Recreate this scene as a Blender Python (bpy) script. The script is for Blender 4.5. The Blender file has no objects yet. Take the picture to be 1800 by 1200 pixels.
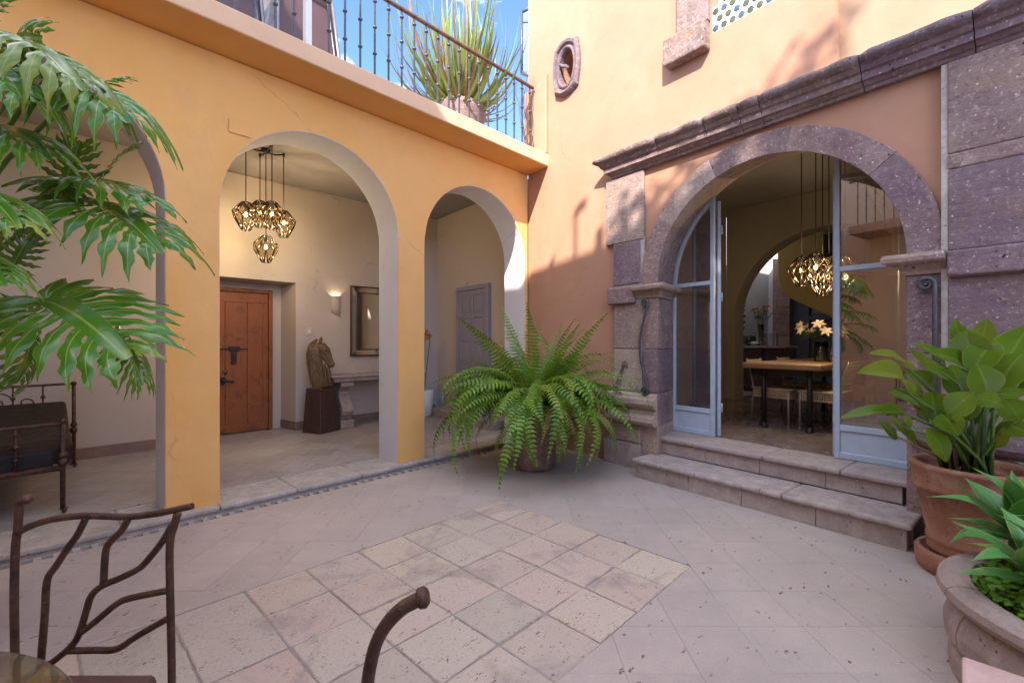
import bpy, bmesh, math, random
from mathutils import Vector, Matrix, Euler
rad = math.radians
random.seed(7)
scn = bpy.context.scene
COL = scn.collection

# ---------------------------------------------------------------- camera
YAW = rad(-46.0)
CAM_H = 1.35
cam_d = bpy.data.cameras.new('camera'); cam = bpy.data.objects.new('camera', cam_d); COL.objects.link(cam)
cam.location = (0, 0, CAM_H); cam.rotation_euler = (rad(90), 0, YAW)
cam_d.sensor_width = 36.0; cam_d.lens = 16.0; cam_d.clip_start = 0.02; cam_d.clip_end = 400
scn.camera = cam
# ---------------------------------------------------------------- light
SUNV = Vector((1.0815, 0.5906, -1.02)).normalized()          # direction the sunlight travels
EXPOSURE = 2.68
world = bpy.data.worlds.new('World'); scn.world = world; world.use_nodes = True
wn = world.node_tree; wn.nodes.clear()
w_out = wn.nodes.new('ShaderNodeOutputWorld'); w_bg = wn.nodes.new('ShaderNodeBackground')
w_sky = wn.nodes.new('ShaderNodeTexSky'); w_sky.sky_type = 'NISHITA'; w_sky.sun_disc = False
w_sky.sun_elevation = math.asin(-SUNV.z); w_sky.sun_rotation = math.atan2(-SUNV.x, -SUNV.y)
w_sky.altitude = 1900; w_sky.air_density = 0.5; w_sky.dust_density = 0.3; w_sky.ozone_density = 5.0
w_tc = wn.nodes.new('ShaderNodeTexCoord'); w_map = wn.nodes.new('ShaderNodeMapping')
w_map.inputs['Scale'].default_value = (1.0, 1.0, 2.2); w_map.inputs['Location'].default_value = (0.0, 0.0, 0.0)
w_noise = wn.nodes.new('ShaderNodeTexNoise'); w_noise.inputs['Scale'].default_value = 2.3
w_noise.inputs['Detail'].default_value = 7; w_noise.inputs['Roughness'].default_value = 0.62
w_ramp = wn.nodes.new('ShaderNodeValToRGB')
w_ramp.color_ramp.elements[0].position = 0.46; w_ramp.color_ramp.elements[0].color = (0, 0, 0, 1)
w_ramp.color_ramp.elements[1].position = 0.66; w_ramp.color_ramp.elements[1].color = (.9, .9, .9, 1)
w_mix = wn.nodes.new('ShaderNodeMixRGB'); w_mix.inputs['Color2'].default_value = (7.6, 7.8, 8.0, 1)  # clouds made brighter and wider as added fill for the shaded courtyard
wn.links.new(w_tc.outputs['Generated'], w_map.inputs['Vector']); wn.links.new(w_map.outputs['Vector'], w_noise.inputs['Vector'])
wn.links.new(w_noise.outputs['Fac'], w_ramp.inputs['Fac']); wn.links.new(w_ramp.outputs['Color'], w_mix.inputs['Fac'])
wn.links.new(w_sky.outputs['Color'], w_mix.inputs['Color1']); wn.links.new(w_mix.outputs['Color'], w_bg.inputs['Color'])
w_bg.inputs['Strength'].default_value = 0.15
wn.links.new(w_bg.outputs['Background'], w_out.inputs['Surface'])
sd = bpy.data.lights.new('sun', 'SUN'); sd.energy = 2.0; sd.angle = rad(0.55); sd.color = (1.0, 0.88, 0.75)
so = bpy.data.objects.new('sun', sd); COL.objects.link(so); so.location = (-6, -4, 14)
so.rotation_euler = SUNV.to_track_quat('-Z', 'Y').to_euler()
vs = scn.view_settings; vs.view_transform = 'Standard'; vs.look = 'None'; vs.gamma = 1; vs.use_curve_mapping = False
vs.exposure = EXPOSURE
scn.render.engine = 'CYCLES'
scn.cycles.use_denoising = True
scn.cycles.max_bounces = 10; scn.cycles.diffuse_bounces = 6; scn.cycles.transparent_max_bounces = 12
scn.cycles.sample_clamp_indirect = 6.0
scn.cycles.caustics_reflective = False; scn.cycles.caustics_refractive = False

# ---------------------------------------------------------------- frames
S46, C46 = math.sin(rad(44)), math.cos(rad(44))
def W(px, py, d):
    "point seen at pixel (1800x1200 scale) at forward distance d"
    xc = (px - 900) / 800 * d
    return Vector((S46 * xc + C46 * d, -C46 * xc + S46 * d, CAM_H + (600 - py) / 800 * d))
def G(px, py, z=0.0):
    return W(px, py, (CAM_H - z) * 800 / (py - 600))
def proj(p):
    xc = S46 * p[0] - C46 * p[1]; d = C46 * p[0] + S46 * p[1]
    return 900 + 800 * xc / d, 600 - 800 * (p[2] - CAM_H) / d, d
I4 = Matrix.Identity(4)
# stone facade frame: local x = along the wall towards the camera, y = into the wall, z = up
RF = Matrix(((-.1239, .9923, 0, 4.672), (-.9923, -.1239, 0, 4.2), (0, 0, 1, 0), (0, 0, 0, 1)))
def RP(s, d, z=0): return RF @ Vector((s, d, z))

# ---------------------------------------------------------------- object helpers
def tag(o, label=None, cat=None, group=None, kind=None):
    if label: o['label'] = label
    if cat: o['category'] = cat
    if group: o['group'] = group
    if kind: o['kind'] = kind
    return o
def thing(name, label, cat, M=I4, group=None, kind=None):
    o = bpy.data.objects.new(name, None); COL.objects.link(o); o.empty_display_size = .1
    o.matrix_world = M
    return tag(o, label, cat, group, kind)
def MT(x, y, z, rz=0): return Matrix.Translation((x, y, z)) @ Matrix.Rotation(rz, 4, 'Z')
def link(name, me, parent=None, M=None, mat=None):
    o = bpy.data.objects.new(name, me); COL.objects.link(o)
    if mat is not None and not me.materials: me.materials.append(mat)
    if parent is not None:
        o.parent = parent
        if M is not None: o.matrix_local = M
    elif M is not None: o.matrix_world = M
    return o
def copy_tree(o, parent=None):
    c = o.copy(); COL.objects.link(c)
    if parent is not None: c.parent = parent
    for ch in o.children: copy_tree(ch, c)
    return c
def bevel(o, w=.008, seg=2, ang=40):
    m = o.modifiers.new('bevel', 'BEVEL'); m.width = w; m.segments = seg; m.limit_method = 'ANGLE'; m.angle_limit = rad(ang)
    return o
def subsurf(o, n=1):
    m = o.modifiers.new('sub', 'SUBSURF'); m.levels = n; m.render_levels = n; return o

class MB:
    def __init__(s): s.v = []; s.f = []; s.uv = []; s.mi = []; s.cur = 0; s.sm = []
    def face(s, idx, uv=None, smooth=False):
        s.f.append(tuple(idx)); s.uv.append(uv or [(0, 0)] * len(idx)); s.mi.append(s.cur); s.sm.append(smooth)
    def quad(s, a, b, c, d, smooth=False):
        n = len(s.v); s.v += [tuple(a), tuple(b), tuple(c), tuple(d)]; s.face((n, n+1, n+2, n+3), None, smooth)
    def box(s, x0, x1, y0, y1, z0, z1, M=None):
        n = len(s.v)
        P = [(x0,y0,z0),(x1,y0,z0),(x1,y1,z0),(x0,y1,z0),(x0,y0,z1),(x1,y0,z1),(x1,y1,z1),(x0,y1,z1)]
        if M is not None: P = [tuple(M @ Vector(p)) for p in P]
        s.v += P
        for f in ((0,3,2,1),(4,5,6,7),(0,1,5,4),(1,2,6,5),(2,3,7,6),(3,0,4,7)): s.face([n+i for i in f])
        return s
    def tube(s, pts, r, seg=8, cap=True, closed=False):
        pts = [Vector(p) for p in pts]; m = len(pts)
        R = r if isinstance(r, (list, tuple)) else [r] * m
        n = len(s.v); nrm = None
        for i, p in enumerate(pts):
            if closed: t = pts[(i+1) % m] - pts[i-1]
            else: t = pts[min(i+1, m-1)] - pts[max(i-1, 0)]
            if t.length < 1e-9: t = Vector((0,0,1))
            t.normalize()
            if nrm is None:
                nrm = t.orthogonal().normalized()
            else:
                nrm = nrm - t * nrm.dot(t)
                nrm = t.orthogonal().normalized() if nrm.length < 1e-6 else nrm.normalized()
            b = t.cross(nrm)
            for k in range(seg):
                a = 2 * math.pi * k / seg
                s.v.append(tuple(p + (nrm * math.cos(a) + b * math.sin(a)) * R[i]))
        rng = m if closed else m - 1
        for i in range(rng):
            j = (i + 1) % m
            for k in range(seg):
                k2 = (k + 1) % seg
                s.face((n+i*seg+k, n+i*seg+k2, n+j*seg+k2, n+j*seg+k), None, True)
        if cap and not closed:
            s.face([n+k for k in range(seg)][::-1]); s.face([n+(m-1)*seg+k for k in range(seg)])
        return s
    def lathe(s, prof, c=(0,0,0), seg=24, a0=0, a1=2*math.pi, smooth=True, capb=True, capt=True):
        n = len(s.v); full = abs(a1 - a0 - 2*math.pi) < 1e-6; cnt = seg if full else seg + 1
        for (r, z) in prof:
            for k in range(cnt):
                a = a0 + (a1 - a0) * k / seg
                s.v.append((c[0] + r*math.cos(a), c[1] + r*math.sin(a), c[2] + z))
        for i in range(len(prof) - 1):
            for k in range(seg):
                k2 = (k + 1) % cnt if full else k + 1
                s.face((n+i*cnt+k, n+i*cnt+k2, n+(i+1)*cnt+k2, n+(i+1)*cnt+k), None, smooth)
        if full:
            if capb and prof[0][0] > 1e-4: s.face([n+k for k in range(cnt)][::-1])
            if capt and prof[-1][0] > 1e-4: s.face([n+(len(prof)-1)*cnt+k for k in range(cnt)])
        return s
    def sphere(s, c, r, seg=8, rings=5, sc=(1,1,1)):
        pr = []
        n = len(s.v)
        for i in range(rings + 1):
            t = math.pi * i / rings
            for k in range(seg):
                a = 2*math.pi*k/seg
                s.v.append((c[0]+r*sc[0]*math.sin(t)*math.cos(a), c[1]+r*sc[1]*math.sin(t)*math.sin(a), c[2]-r*sc[2]*math.cos(t)))
        for i in range(rings):
            for k in range(seg):
                k2 = (k+1) % seg
                s.face((n+i*seg+k, n+i*seg+k2, n+(i+1)*seg+k2, n+(i+1)*seg+k), None, True)
        return s
    def prism(s, poly, y0, y1, M=None, axis='y', poly2=None):
        "polygon in (x,z) extruded along y (or (x,y) along z)"
        n = len(s.v); m = len(poly)
        def P(q, h):
            p = (q[0], h, q[1]) if axis == 'y' else (q[0], q[1], h)
            return tuple(M @ Vector(p)) if M is not None else p
        poly2 = poly2 or poly
        s.v += [P(q, y0) for q in poly] + [P(q, y1) for q in poly2]
        s.face([n+i for i in range(m)]); s.face([n+m+i for i in range(m)][::-1])
        for i in range(m):
            j = (i+1) % m; s.face((n+i, n+m+i, n+m+j, n+j))
        return s
    def mesh(s, name, mats=None, fix=True):
        me = bpy.data.meshes.new(name); me.from_pydata(s.v, [], s.f); 
        uvl = me.uv_layers.new(name='UVMap'); k = 0; flat = []
        for u in s.uv:
            for q in u: flat += [q[0], q[1]]
        uvl.data.foreach_set('uv', flat)
        for m in (mats if isinstance(mats, (list, tuple)) else [mats] if mats else []): me.materials.append(m)
        me.polygons.foreach_set('material_index', s.mi); me.polygons.foreach_set('use_smooth', s.sm)
        if fix:
            b = bmesh.new(); b.from_mesh(me); bmesh.ops.recalc_face_normals(b, faces=b.faces); b.to_mesh(me); b.free()
        me.update(); return me
    def obj(s, name, mats=None, parent=None, M=None, fix=True):
        return link(name, s.mesh(name, mats, fix), parent, M)

# ---------------------------------------------------------------- materials
def nt(name):
    m = bpy.data.materials.new(name); m.use_nodes = True; t = m.node_tree; t.nodes.clear()
    o = t.nodes.new('ShaderNodeOutputMaterial'); b = t.nodes.new('ShaderNodeBsdfPrincipled')
    t.links.new(b.outputs['BSDF'], o.inputs['Surface']); return m, t, b, o
def N(t, kind, **kw):
    n = t.nodes.new(kind)
    for k, v in kw.items():
        if k in n.inputs: n.inputs[k].default_value = v
        else: setattr(n, k, v)
    return n
def col4(c): return (c[0], c[1], c[2], 1)
def ramp(t, src, stops):
    r = t.nodes.new('ShaderNodeValToRGB'); e = r.color_ramp.elements
    while len(e) < len(stops): e.new(0.5)
    for i, (p, c) in enumerate(stops):
        e[i].position = p; e[i].color = col4(c) if isinstance(c, (tuple, list)) else (c, c, c, 1)
    t.links.new(src, r.inputs['Fac']); return r.outputs['Color']
def noise(t, vec, scale, detail=5, rough=.55, dist=0):
    n = N(t, 'ShaderNodeTexNoise', Scale=scale, Detail=detail, Roughness=rough, Distortion=dist)
    t.links.new(vec, n.inputs['Vector']); return n.outputs['Fac']
def mix(t, fac, a, b, mode='MIX'):
    n = t.nodes.new('ShaderNodeMixRGB'); n.blend_type = mode
    for k, v in (('Fac', fac), ('Color1', a), ('Color2', b)):
        if isinstance(v, (int, float)): n.inputs[k].default_value = v
        elif isinstance(v, (tuple, list)): n.inputs[k].default_value = col4(v)
        else: t.links.new(v, n.inputs[k])
    return n.outputs['Color']
def pos(t, scale=(1,1,1)):
    g = t.nodes.new('ShaderNodeNewGeometry'); m = t.nodes.new('ShaderNodeMapping'); m.inputs['Scale'].default_value = scale
    t.links.new(g.outputs['Position'], m.inputs['Vector']); return m.outputs['Vector']
def ocoord(t, scale=(1,1,1)):
    g = t.nodes.new('ShaderNodeTexCoord'); m = t.nodes.new('ShaderNodeMapping'); m.inputs['Scale'].default_value = scale
    t.links.new(g.outputs['Object'], m.inputs['Vector']); return m.outputs['Vector']
def orand(t): return t.nodes.new('ShaderNodeObjectInfo').outputs['Random']
def bump(t, b, h, strength, dist=.01, prev=None):
    n = t.nodes.new('ShaderNodeBump'); n.inputs['Strength'].default_value = strength; n.inputs['Distance'].default_value = dist
    t.links.new(h, n.inputs['Height'])
    if prev is not None: t.links.new(prev, n.inputs['Normal'])
    t.links.new(n.outputs['Normal'], b.inputs['Normal']); return n.outputs['Normal']

def plaster(name, c1, c2, c3=None, rough=.85, bs=.35):
    m, t, b, o = nt(name); p = pos(t)
    n1 = noise(t, p, .9, 6, .6, .4); n2 = noise(t, p, 5, 6, .65)
    c = mix(t, ramp(t, n1, [(.32, 0), (.68, 1)]), c1, c2)
    if c3: c = mix(t, ramp(t, noise(t, pos(t, (1.2, 1.2, .5)), 1.7, 5, .6), [(.5, 0), (.75, .7)]), c, c3)
    c = mix(t, ramp(t, n2, [(.35, .0), (.8, .22)]), c, tuple(x * .78 for x in c1))
    c = mix(t, ramp(t, noise(t, pos(t, (9, 9, .8)), 1.0, 5, .7), [(.60, 0), (.80, .16)]), c, tuple(x * .72 for x in c2))
    c = mix(t, ramp(t, noise(t, p, 38, 3, .6), [(.66, 0), (.72, .35)]), c, tuple(min(1, x * 1.15) for x in c1))
    c = mix(t, ramp(t, noise(t, p, 3.1, 8, .72, .8), [(.50, 0), (.72, .30)]), c, tuple(x * .80 for x in c2))
    vo = N(t, 'ShaderNodeTexVoronoi', Scale=1.1); vo.feature = 'DISTANCE_TO_EDGE'; wv = N(t, 'ShaderNodeMixRGB'); wv.inputs['Fac'].default_value = .25
    nz = N(t, 'ShaderNodeTexNoise', Scale=2.5, Detail=6.0); t.links.new(p, nz.inputs['Vector']); t.links.new(p, wv.inputs['Color1']); t.links.new(nz.outputs['Color'], wv.inputs['Color2'])
    t.links.new(wv.outputs['Color'], vo.inputs['Vector'])
    hl = mix(t, 1.0, ramp(t, vo.outputs['Distance'], [(.0, 1), (.006, 0)]), ramp(t, noise(t, p, 1.3, 3, .6), [(.55, 0), (.62, .45)]), 'MULTIPLY')
    c = mix(t, hl, c, tuple(x * .5 for x in c2))
    t.links.new(c, b.inputs['Base Color']); b.inputs['Roughness'].default_value = rough
    b.inputs['Specular IOR Level'].default_value = .25
    k = bump(t, b, noise(t, p, 2.6, 4, .5), bs, .035)
    bump(t, b, noise(t, p, 70, 5, .7), bs * .8, .004, k); return m
def stone(name, c1, c2, c3=(.5, .48, .46), pit=(.03, .025, .025), rough=.8, bs=.7, speck=.62, per=.0, scale=1, grain=1.0, gloss=None, mott=.62, pits=.56, cant=False, bloom=None, pscale=27.0):
    m, t, b, o = nt(name); p = pos(t, (scale,) * 3)
    c = mix(t, ramp(t, noise(t, p, 2.2, 6, .65, .6), [(.36, 0), (.64, 1)]), c1, c2)
    c = mix(t, ramp(t, noise(t, p, 9, 8, .72), [(.40, 0), (.66, mott)]), c, tuple(x * .55 for x in c1))
    if mott > .5: c = mix(t, ramp(t, noise(t, pos(t, (scale * 6, scale * 6, scale * .7)), 1.3, 6, .7), [(.55, 0), (.75, .35)]), c, tuple(min(1, x * 1.5) for x in c2))
    c = mix(t, ramp(t, noise(t, p, 130, 3, .6), [(.5, 0), (.66, .3 * grain)]), c, tuple(x * .6 for x in c2))
    if cant:   # block to block shifts of hue, chisel lines, lichen
        c = mix(t, ramp(t, orand(t), [(.55, 0), (.62, .55), (.70, .0), (.86, .0), (.90, .7)]), c, (.43, .345, .27))
        c = mix(t, ramp(t, orand(t), [(.18, .45), (.24, 0)]), c, (.20, .15, .215))
        c = mix(t, ramp(t, noise(t, pos(t, (3, 3, 48)), 1.6, 5, .7, .4), [(.50, 0), (.68, .42)]), c, tuple(x * .5 for x in c1))
        c = mix(t, ramp(t, noise(t, p, 1.7, 6, .75, .5), [(.54, 0), (.70, .55)]), c, (.30, .20, .12))
        c = mix(t, ramp(t, noise(t, p, 34, 4, .75), [(.56, 0), (.66, .55)]), c, tuple(min(1, x * 1.7) for x in c2))
        c = mix(t, ramp(t, noise(t, p, 29, 4, .75), [(.58, 0), (.68, .6)]), c, tuple(x * .4 for x in c1))
    if bloom: c = mix(t, ramp(t, noise(t, pos(t, (1, 1, .6)), 5.5, 7, .72, .6), [(.52, 0), (.72, .6)]), c, bloom)
    # pale mineral specks
    v = N(t, 'ShaderNodeTexVoronoi', Scale=34.0 if cant else 46.0); t.links.new(p, v.inputs['Vector'])
    sp = mix(t, 1.0, ramp(t, v.outputs['Distance'], [(.10 if cant else .05, 1), (.23 if cant else .22, 0)]), ramp(t, noise(t, p, 21, 2, .5), [(speck, 0), (speck + .04, 1)]), 'MULTIPLY')
    c = mix(t, sp, c, c3)
    # dark pits
    v2 = N(t, 'ShaderNodeTexVoronoi', Scale=pscale, Randomness=1.0)
    dn = N(t, 'ShaderNodeTexNoise', Scale=38.0, Detail=4.0); t.links.new(p, dn.inputs['Vector']); dm = t.nodes.new('ShaderNodeMixRGB'); dm.inputs['Fac'].default_value = .045
    t.links.new(pos(t, (scale * .62, scale * 1.5, scale)), dm.inputs['Color1']); t.links.new(dn.outputs['Color'], dm.inputs['Color2']); t.links.new(dm.outputs['Color'], v2.inputs['Vector'])
    pm = mix(t, 1.0, ramp(t, v2.outputs['Distance'], [(.10, 1), (.24, 0)]), ramp(t, noise(t, p, 7, 3, .6), [(pits, 0), (pits + .05, 1)]), 'MULTIPLY')
    c = mix(t, pm, c, pit)
    if per: c = mix(t, 1.0, c, ramp(t, orand(t), [(0, 1 - per), (1, 1 + per * .6)]), 'MULTIPLY')
    t.links.new(c, b.inputs['Base Color'])
    if gloss is None: b.inputs['Roughness'].default_value = rough
    else: t.links.new(ramp(t, noise(t, p, 3, 5, .6), [(.3, gloss[0]), (.7, gloss[1])]), b.inputs['Roughness'])
    b.inputs['Specular IOR Level'].default_value = .35
    k = bump(t, b, noise(t, p, 16, 8, .7), bs, .014)
    k = bump(t, b, noise(t, p, 120, 3, .6), bs * .5, .003, k)
    inv = t.nodes.new('ShaderNodeInvert'); t.links.new(pm, inv.inputs['Color'])
    bump(t, b, inv.outputs['Color'], .7, .006, k); return m
def plain(name, c, rough=.5, metal=0, var=.12, bs=.0, scale=20, spec=.5):
    m, t, b, o = nt(name); p = pos(t)
    cc = mix(t, ramp(t, noise(t, p, scale, 5, .6), [(.35, 0), (.7, 1)]), c, tuple(x * (1 - var * 2) for x in c))
    t.links.new(cc, b.inputs['Base Color']); b.inputs['Metallic'].default_value = metal
    t.links.new(ramp(t, noise(t, p, scale * 1.7, 4, .6), [(.3, max(0, rough - .08)), (.7, min(1, rough + .1))]), b.inputs['Roughness'])
    b.inputs['Specular IOR Level'].default_value = spec
    if bs: bump(t, b, noise(t, p, scale * 4, 5, .6), bs, .004)
    return m
def leafmat(name, c1, c2, vein, tipc=None, rough=.32, lat=0, latc=.25, trans=.25):
    m, t, b, o = nt(name)
    uv = N(t, 'ShaderNodeUVMap'); sep = N(t, 'ShaderNodeSeparateXYZ'); t.links.new(uv.outputs['UV'], sep.inputs['Vector'])
    p = pos(t); c = mix(t, ramp(t, noise(t, p, 7, 4, .6), [(.35, 0), (.65, 1)]), c1, c2)
    c = mix(t, ramp(t, orand(t), [(0, 0), (1, .55)]), c, tuple(x * .55 for x in c1))
    if tipc: c = mix(t, ramp(t, noise(t, p, 4, 3, .5), [(.62, 0), (.72, .8)]), c, tipc)
    vm = ramp(t, sep.outputs['X'], [(.03, 1), (.10, 0)])
    c = mix(t, vm, c, vein)
    if tipc: c = mix(t, ramp(t, sep.outputs['X'], [(.90, 0), (1.0, .75)]), c, tipc)
    if lat:
        w = N(t, 'ShaderNodeTexWave', Scale=lat, Distortion=.6); w.bands_direction = 'Y'
        cmb = N(t, 'ShaderNodeCombineXYZ'); t.links.new(sep.outputs['X'], cmb.inputs['X'])
        mm = N(t, 'ShaderNodeMath', operation='MULTIPLY'); mm.inputs[1].default_value = -.22; t.links.new(sep.outputs['X'], mm.inputs[0])
        ad = N(t, 'ShaderNodeMath', operation='ADD'); t.links.new(sep.outputs['Y'], ad.inputs[0]); t.links.new(mm.outputs[0], ad.inputs[1])
        t.links.new(ad.outputs[0], cmb.inputs['Y']); t.links.new(cmb.outputs['Vector'], w.inputs['Vector'])
        c = mix(t, ramp(t, w.outputs['Fac'], [(.3, latc), (.8, 0)]), c, tuple(x * .45 for x in c1))
        bump(t, b, w.outputs['Fac'], .6, .004)
    else: bump(t, b, noise(t, p, 45, 3, .5), .25, .003)
    if tipc: c = mix(t, ramp(t, noise(t, p, 55, 3, .6), [(.66, 0), (.70, .5)]), c, (.30, .22, .06))
    c = mix(t, ramp(t, orand(t), [(.86, 0), (.9, .35)]), c, (.36, .38, .04))
    t.links.new(c, b.inputs['Base Color']); b.inputs['Roughness'].default_value = rough
    tr = N(t, 'ShaderNodeBsdfTranslucent'); t.links.new(mix(t, .35, c, (.35, .5, .05)), tr.inputs['Color'])
    mx = N(t, 'ShaderNodeMixShader'); mx.inputs['Fac'].default_value = trans
    t.links.new(b.outputs['BSDF'], mx.inputs[1]); t.links.new(tr.outputs['BSDF'], mx.inputs[2]); t.links.new(mx.outputs['Shader'], o.inputs['Surface'])
    return m
def emit(name, c, st):
    m = bpy.data.materials.new(name); m.use_nodes = True; t = m.node_tree; t.nodes.clear()
    o = t.nodes.new('ShaderNodeOutputMaterial'); e = t.nodes.new('ShaderNodeEmission'); e.inputs['Color'].default_value = col4(c); e.inputs['Strength'].default_value = st
    t.links.new(e.outputs[0], o.inputs['Surface']); return m
def glassmat(name, tint=(1, 1, 1), base=.06, boost=1.0):
    m = bpy.data.materials.new(name); m.use_nodes = True; t = m.node_tree; t.nodes.clear()
    o = t.nodes.new('ShaderNodeOutputMaterial'); tr = N(t, 'ShaderNodeBsdfTransparent'); tr.inputs['Color'].default_value = col4(tint)
    gl = N(t, 'ShaderNodeBsdfGlossy', Roughness=.005); fr = N(t, 'ShaderNodeFresnel', IOR=1.52)
    mu = N(t, 'ShaderNodeMath', operation='MULTIPLY_ADD', use_clamp=True); mu.inputs[1].default_value = boost; mu.inputs[2].default_value = base
    t.links.new(fr.outputs[0], mu.inputs[0]); mx = N(t, 'ShaderNodeMixShader'); t.links.new(mu.outputs[0], mx.inputs['Fac'])
    t.links.new(tr.outputs[0], mx.inputs[1]); t.links.new(gl.outputs[0], mx.inputs[2]); t.links.new(mx.outputs[0], o.inputs['Surface']); return m

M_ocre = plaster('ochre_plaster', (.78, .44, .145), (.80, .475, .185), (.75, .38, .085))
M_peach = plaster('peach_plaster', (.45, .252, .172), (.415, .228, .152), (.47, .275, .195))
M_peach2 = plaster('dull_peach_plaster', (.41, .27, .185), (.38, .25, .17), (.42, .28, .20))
M_cope = plaster('pale_coping_plaster', (.68, .47, .31), (.64, .43, .275), (.70, .50, .34))
M_bounce = plaster('bounce_cream_plaster', (.76, .70, .60), (.74, .68, .57))
M_grey = plaster('pale_grey_plaster', (.66, .66, .69), (.63, .63, .66), None, .85, .22)
M_beige = plaster('beige_plaster', (.56, .485, .43), (.54, .465, .405), None, .85, .2)
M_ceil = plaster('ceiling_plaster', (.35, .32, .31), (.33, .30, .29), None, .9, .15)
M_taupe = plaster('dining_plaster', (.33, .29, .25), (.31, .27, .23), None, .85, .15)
M_kitch = plaster('kitchen_plaster', (.55, .55, .56), (.5, .5, .51), None, .85, .1)
M_olive = plaster('olive_plaster', (.55, .42, .16), (.5, .38, .14), None, .8, .1)
M_cant = stone('purple_cantera', (.225, .14, .155), (.36, .265, .245), (.66, .60, .58), rough=.88, bs=1.1, per=.16, speck=.56, grain=1.5, cant=True, pscale=19.0)
M_cantd = stone('weathered_cornice_stone', (.20, .145, .13), (.34, .25, .25), (.5, .45, .4), rough=.9, bs=1.4, per=.12, cant=True)
M_step = stone('step_stone', (.40, .32, .305), (.45, .375, .36), (.6, .52, .48), rough=.75, bs=.4, per=.08, grain=.5)
M_pave = stone('paving_stone', (.425, .365, .335), (.47, .395, .36), (.66, .58, .54), pit=(.16, .09, .07), rough=.62, bs=.3, per=.05, grain=1.1, speck=.62, gloss=(.42, .62), mott=.14, pits=.545, pscale=22.0)
M_corr = stone('corridor_tile', (.37, .325, .31), (.42, .37, .35), (.55, .48, .44), pit=(.1, .06, .05), bs=.15, per=.12, grain=.8, mott=.3, gloss=(.28, .5))
M_curb = stone('kerb_stone', (.42, .375, .34), (.47, .42, .385), (.6, .53, .48), rough=.7, bs=.4, per=.06, grain=.5)
M_skirt = plain('skirting_tile', (.27, .18, .145), .55, 0, .12, .2, 8)
M_iron = plain('brown_iron', (.105, .048, .03), .45, .25, .38, 1.0, 26)
M_irong = plain('grey_iron', (.11, .11, .125), .45, .5, .2, .2, 50)
M_black = plain('black_iron', (.025, .022, .022), .45, .3, .2, .2, 50)
M_door = plain('blue_grey_paint', (.42, .51, .64), .38, 0, .05, .05, 15)
M_lav = plain('lavender_grey_door_paint', (.30, .28, .34), .5, 0, .06, .1, 10)
M_dkblue = plain('slate_door_paint', (.10, .115, .16), .5, 0, .08, .1, 10)
M_white = plain('white_paint', (.72, .72, .70), .5, 0, .04, .05, 10)
M_glass = glassmat('door_glass', (.93, .94, .93), .14, 2.0)
M_tglass = glassmat('table_glass', (.90, .96, .95), .03, .8)
M_vglass = glassmat('vase_glass', (.85, .88, .88), .05, 1.2)
M_mirror = None
def tilemat():
    m, t, b, o = nt('old_floor_tile'); p = pos(t)
    base = ramp(t, orand(t), [(0, (.50, .43, .345)), (.2, (.52, .395, .34)), (.4, (.40, .355, .30)), (.6, (.53, .44, .35)), (.8, (.48, .36, .30)), (1, (.44, .40, .345))])
    c = mix(t, ramp(t, noise(t, p, 5, 7, .7, .5), [(.35, 0), (.7, .6)]), base, (.50, .44, .36))
    c = mix(t, ramp(t, noise(t, p, 2.1, 5, .65, 1.0), [(.52, 0), (.66, .65)]), c, (.27, .22, .21))
    c = mix(t, ramp(t, noise(t, p, 60, 5, .75), [(.56, 0), (.66, .7)]), c, (.30, .21, .15))
    v = N(t, 'ShaderNodeTexVoronoi', Scale=48.0); dn = N(t, 'ShaderNodeTexNoise', Scale=45.0, Detail=4.0); t.links.new(p, dn.inputs['Vector']); dm = t.nodes.new('ShaderNodeMixRGB'); dm.inputs['Fac'].default_value = .05
    t.links.new(pos(t, (.7, 1.35, 1)), dm.inputs['Color1']); t.links.new(dn.outputs['Color'], dm.inputs['Color2']); t.links.new(dm.outputs['Color'], v.inputs['Vector'])
    pm = mix(t, 1.0, ramp(t, v.outputs['Distance'], [(.12, 1), (.3, 0)]), ramp(t, noise(t, p, 14, 3, .6), [(.50, 0), (.58, 1)]), 'MULTIPLY')
    c = mix(t, pm, c, (.13, .07, .045)); t.links.new(c, b.inputs['Base Color']); b.inputs['Roughness'].default_value = .72
    k = bump(t, b, noise(t, p, 22, 7, .7), .5, .008); inv = t.nodes.new('ShaderNodeInvert'); t.links.new(pm, inv.inputs['Color'])
    bump(t, b, inv.outputs['Color'], .6, .004, k); return m
M_tile = tilemat()
M_grout = stone('grout', (.33, .275, .235), (.39, .33, .285), (.6, .58, .55), rough=.95, bs=.8, grain=1)
def woodmat(name, c1, c2, c3, ax=(9, 9, .9), rough=.55):
    m, t, b, o = nt(name)
    p = ocoord(t, ax); c = mix(t, ramp(t, noise(t, p, 3, 8, .7, 1.2), [(.3, 0), (.7, 1)]), c1, c2)
    c = mix(t, ramp(t, noise(t, ocoord(t), 5, 6, .7), [(.52, 0), (.75, .85)]), c, c3)
    c = mix(t, ramp(t, noise(t, ocoord(t, (40, 40, 3)), 2, 4, .6), [(.55, 0), (.7, .5)]), c, tuple(x * .4 for x in c1))
    t.links.new(c, b.inputs['Base Color']); b.inputs['Roughness'].default_value = rough
    bump(t, b, noise(t, p, 6, 6, .7), .5, .006); return m
M_wood = woodmat('red_brown_door_wood', (.215, .055, .011), (.31, .095, .022), (.06, .017, .007))
M_table = woodmat('table_wood', (.32, .16, .07), (.42, .24, .12), (.18, .08, .035), (2, 9, 9), .4)
M_horse = woodmat('carved_wood', (.10, .058, .03), (.23, .15, .08), (.035, .02, .012), (9, 9, 2), .6)
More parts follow.
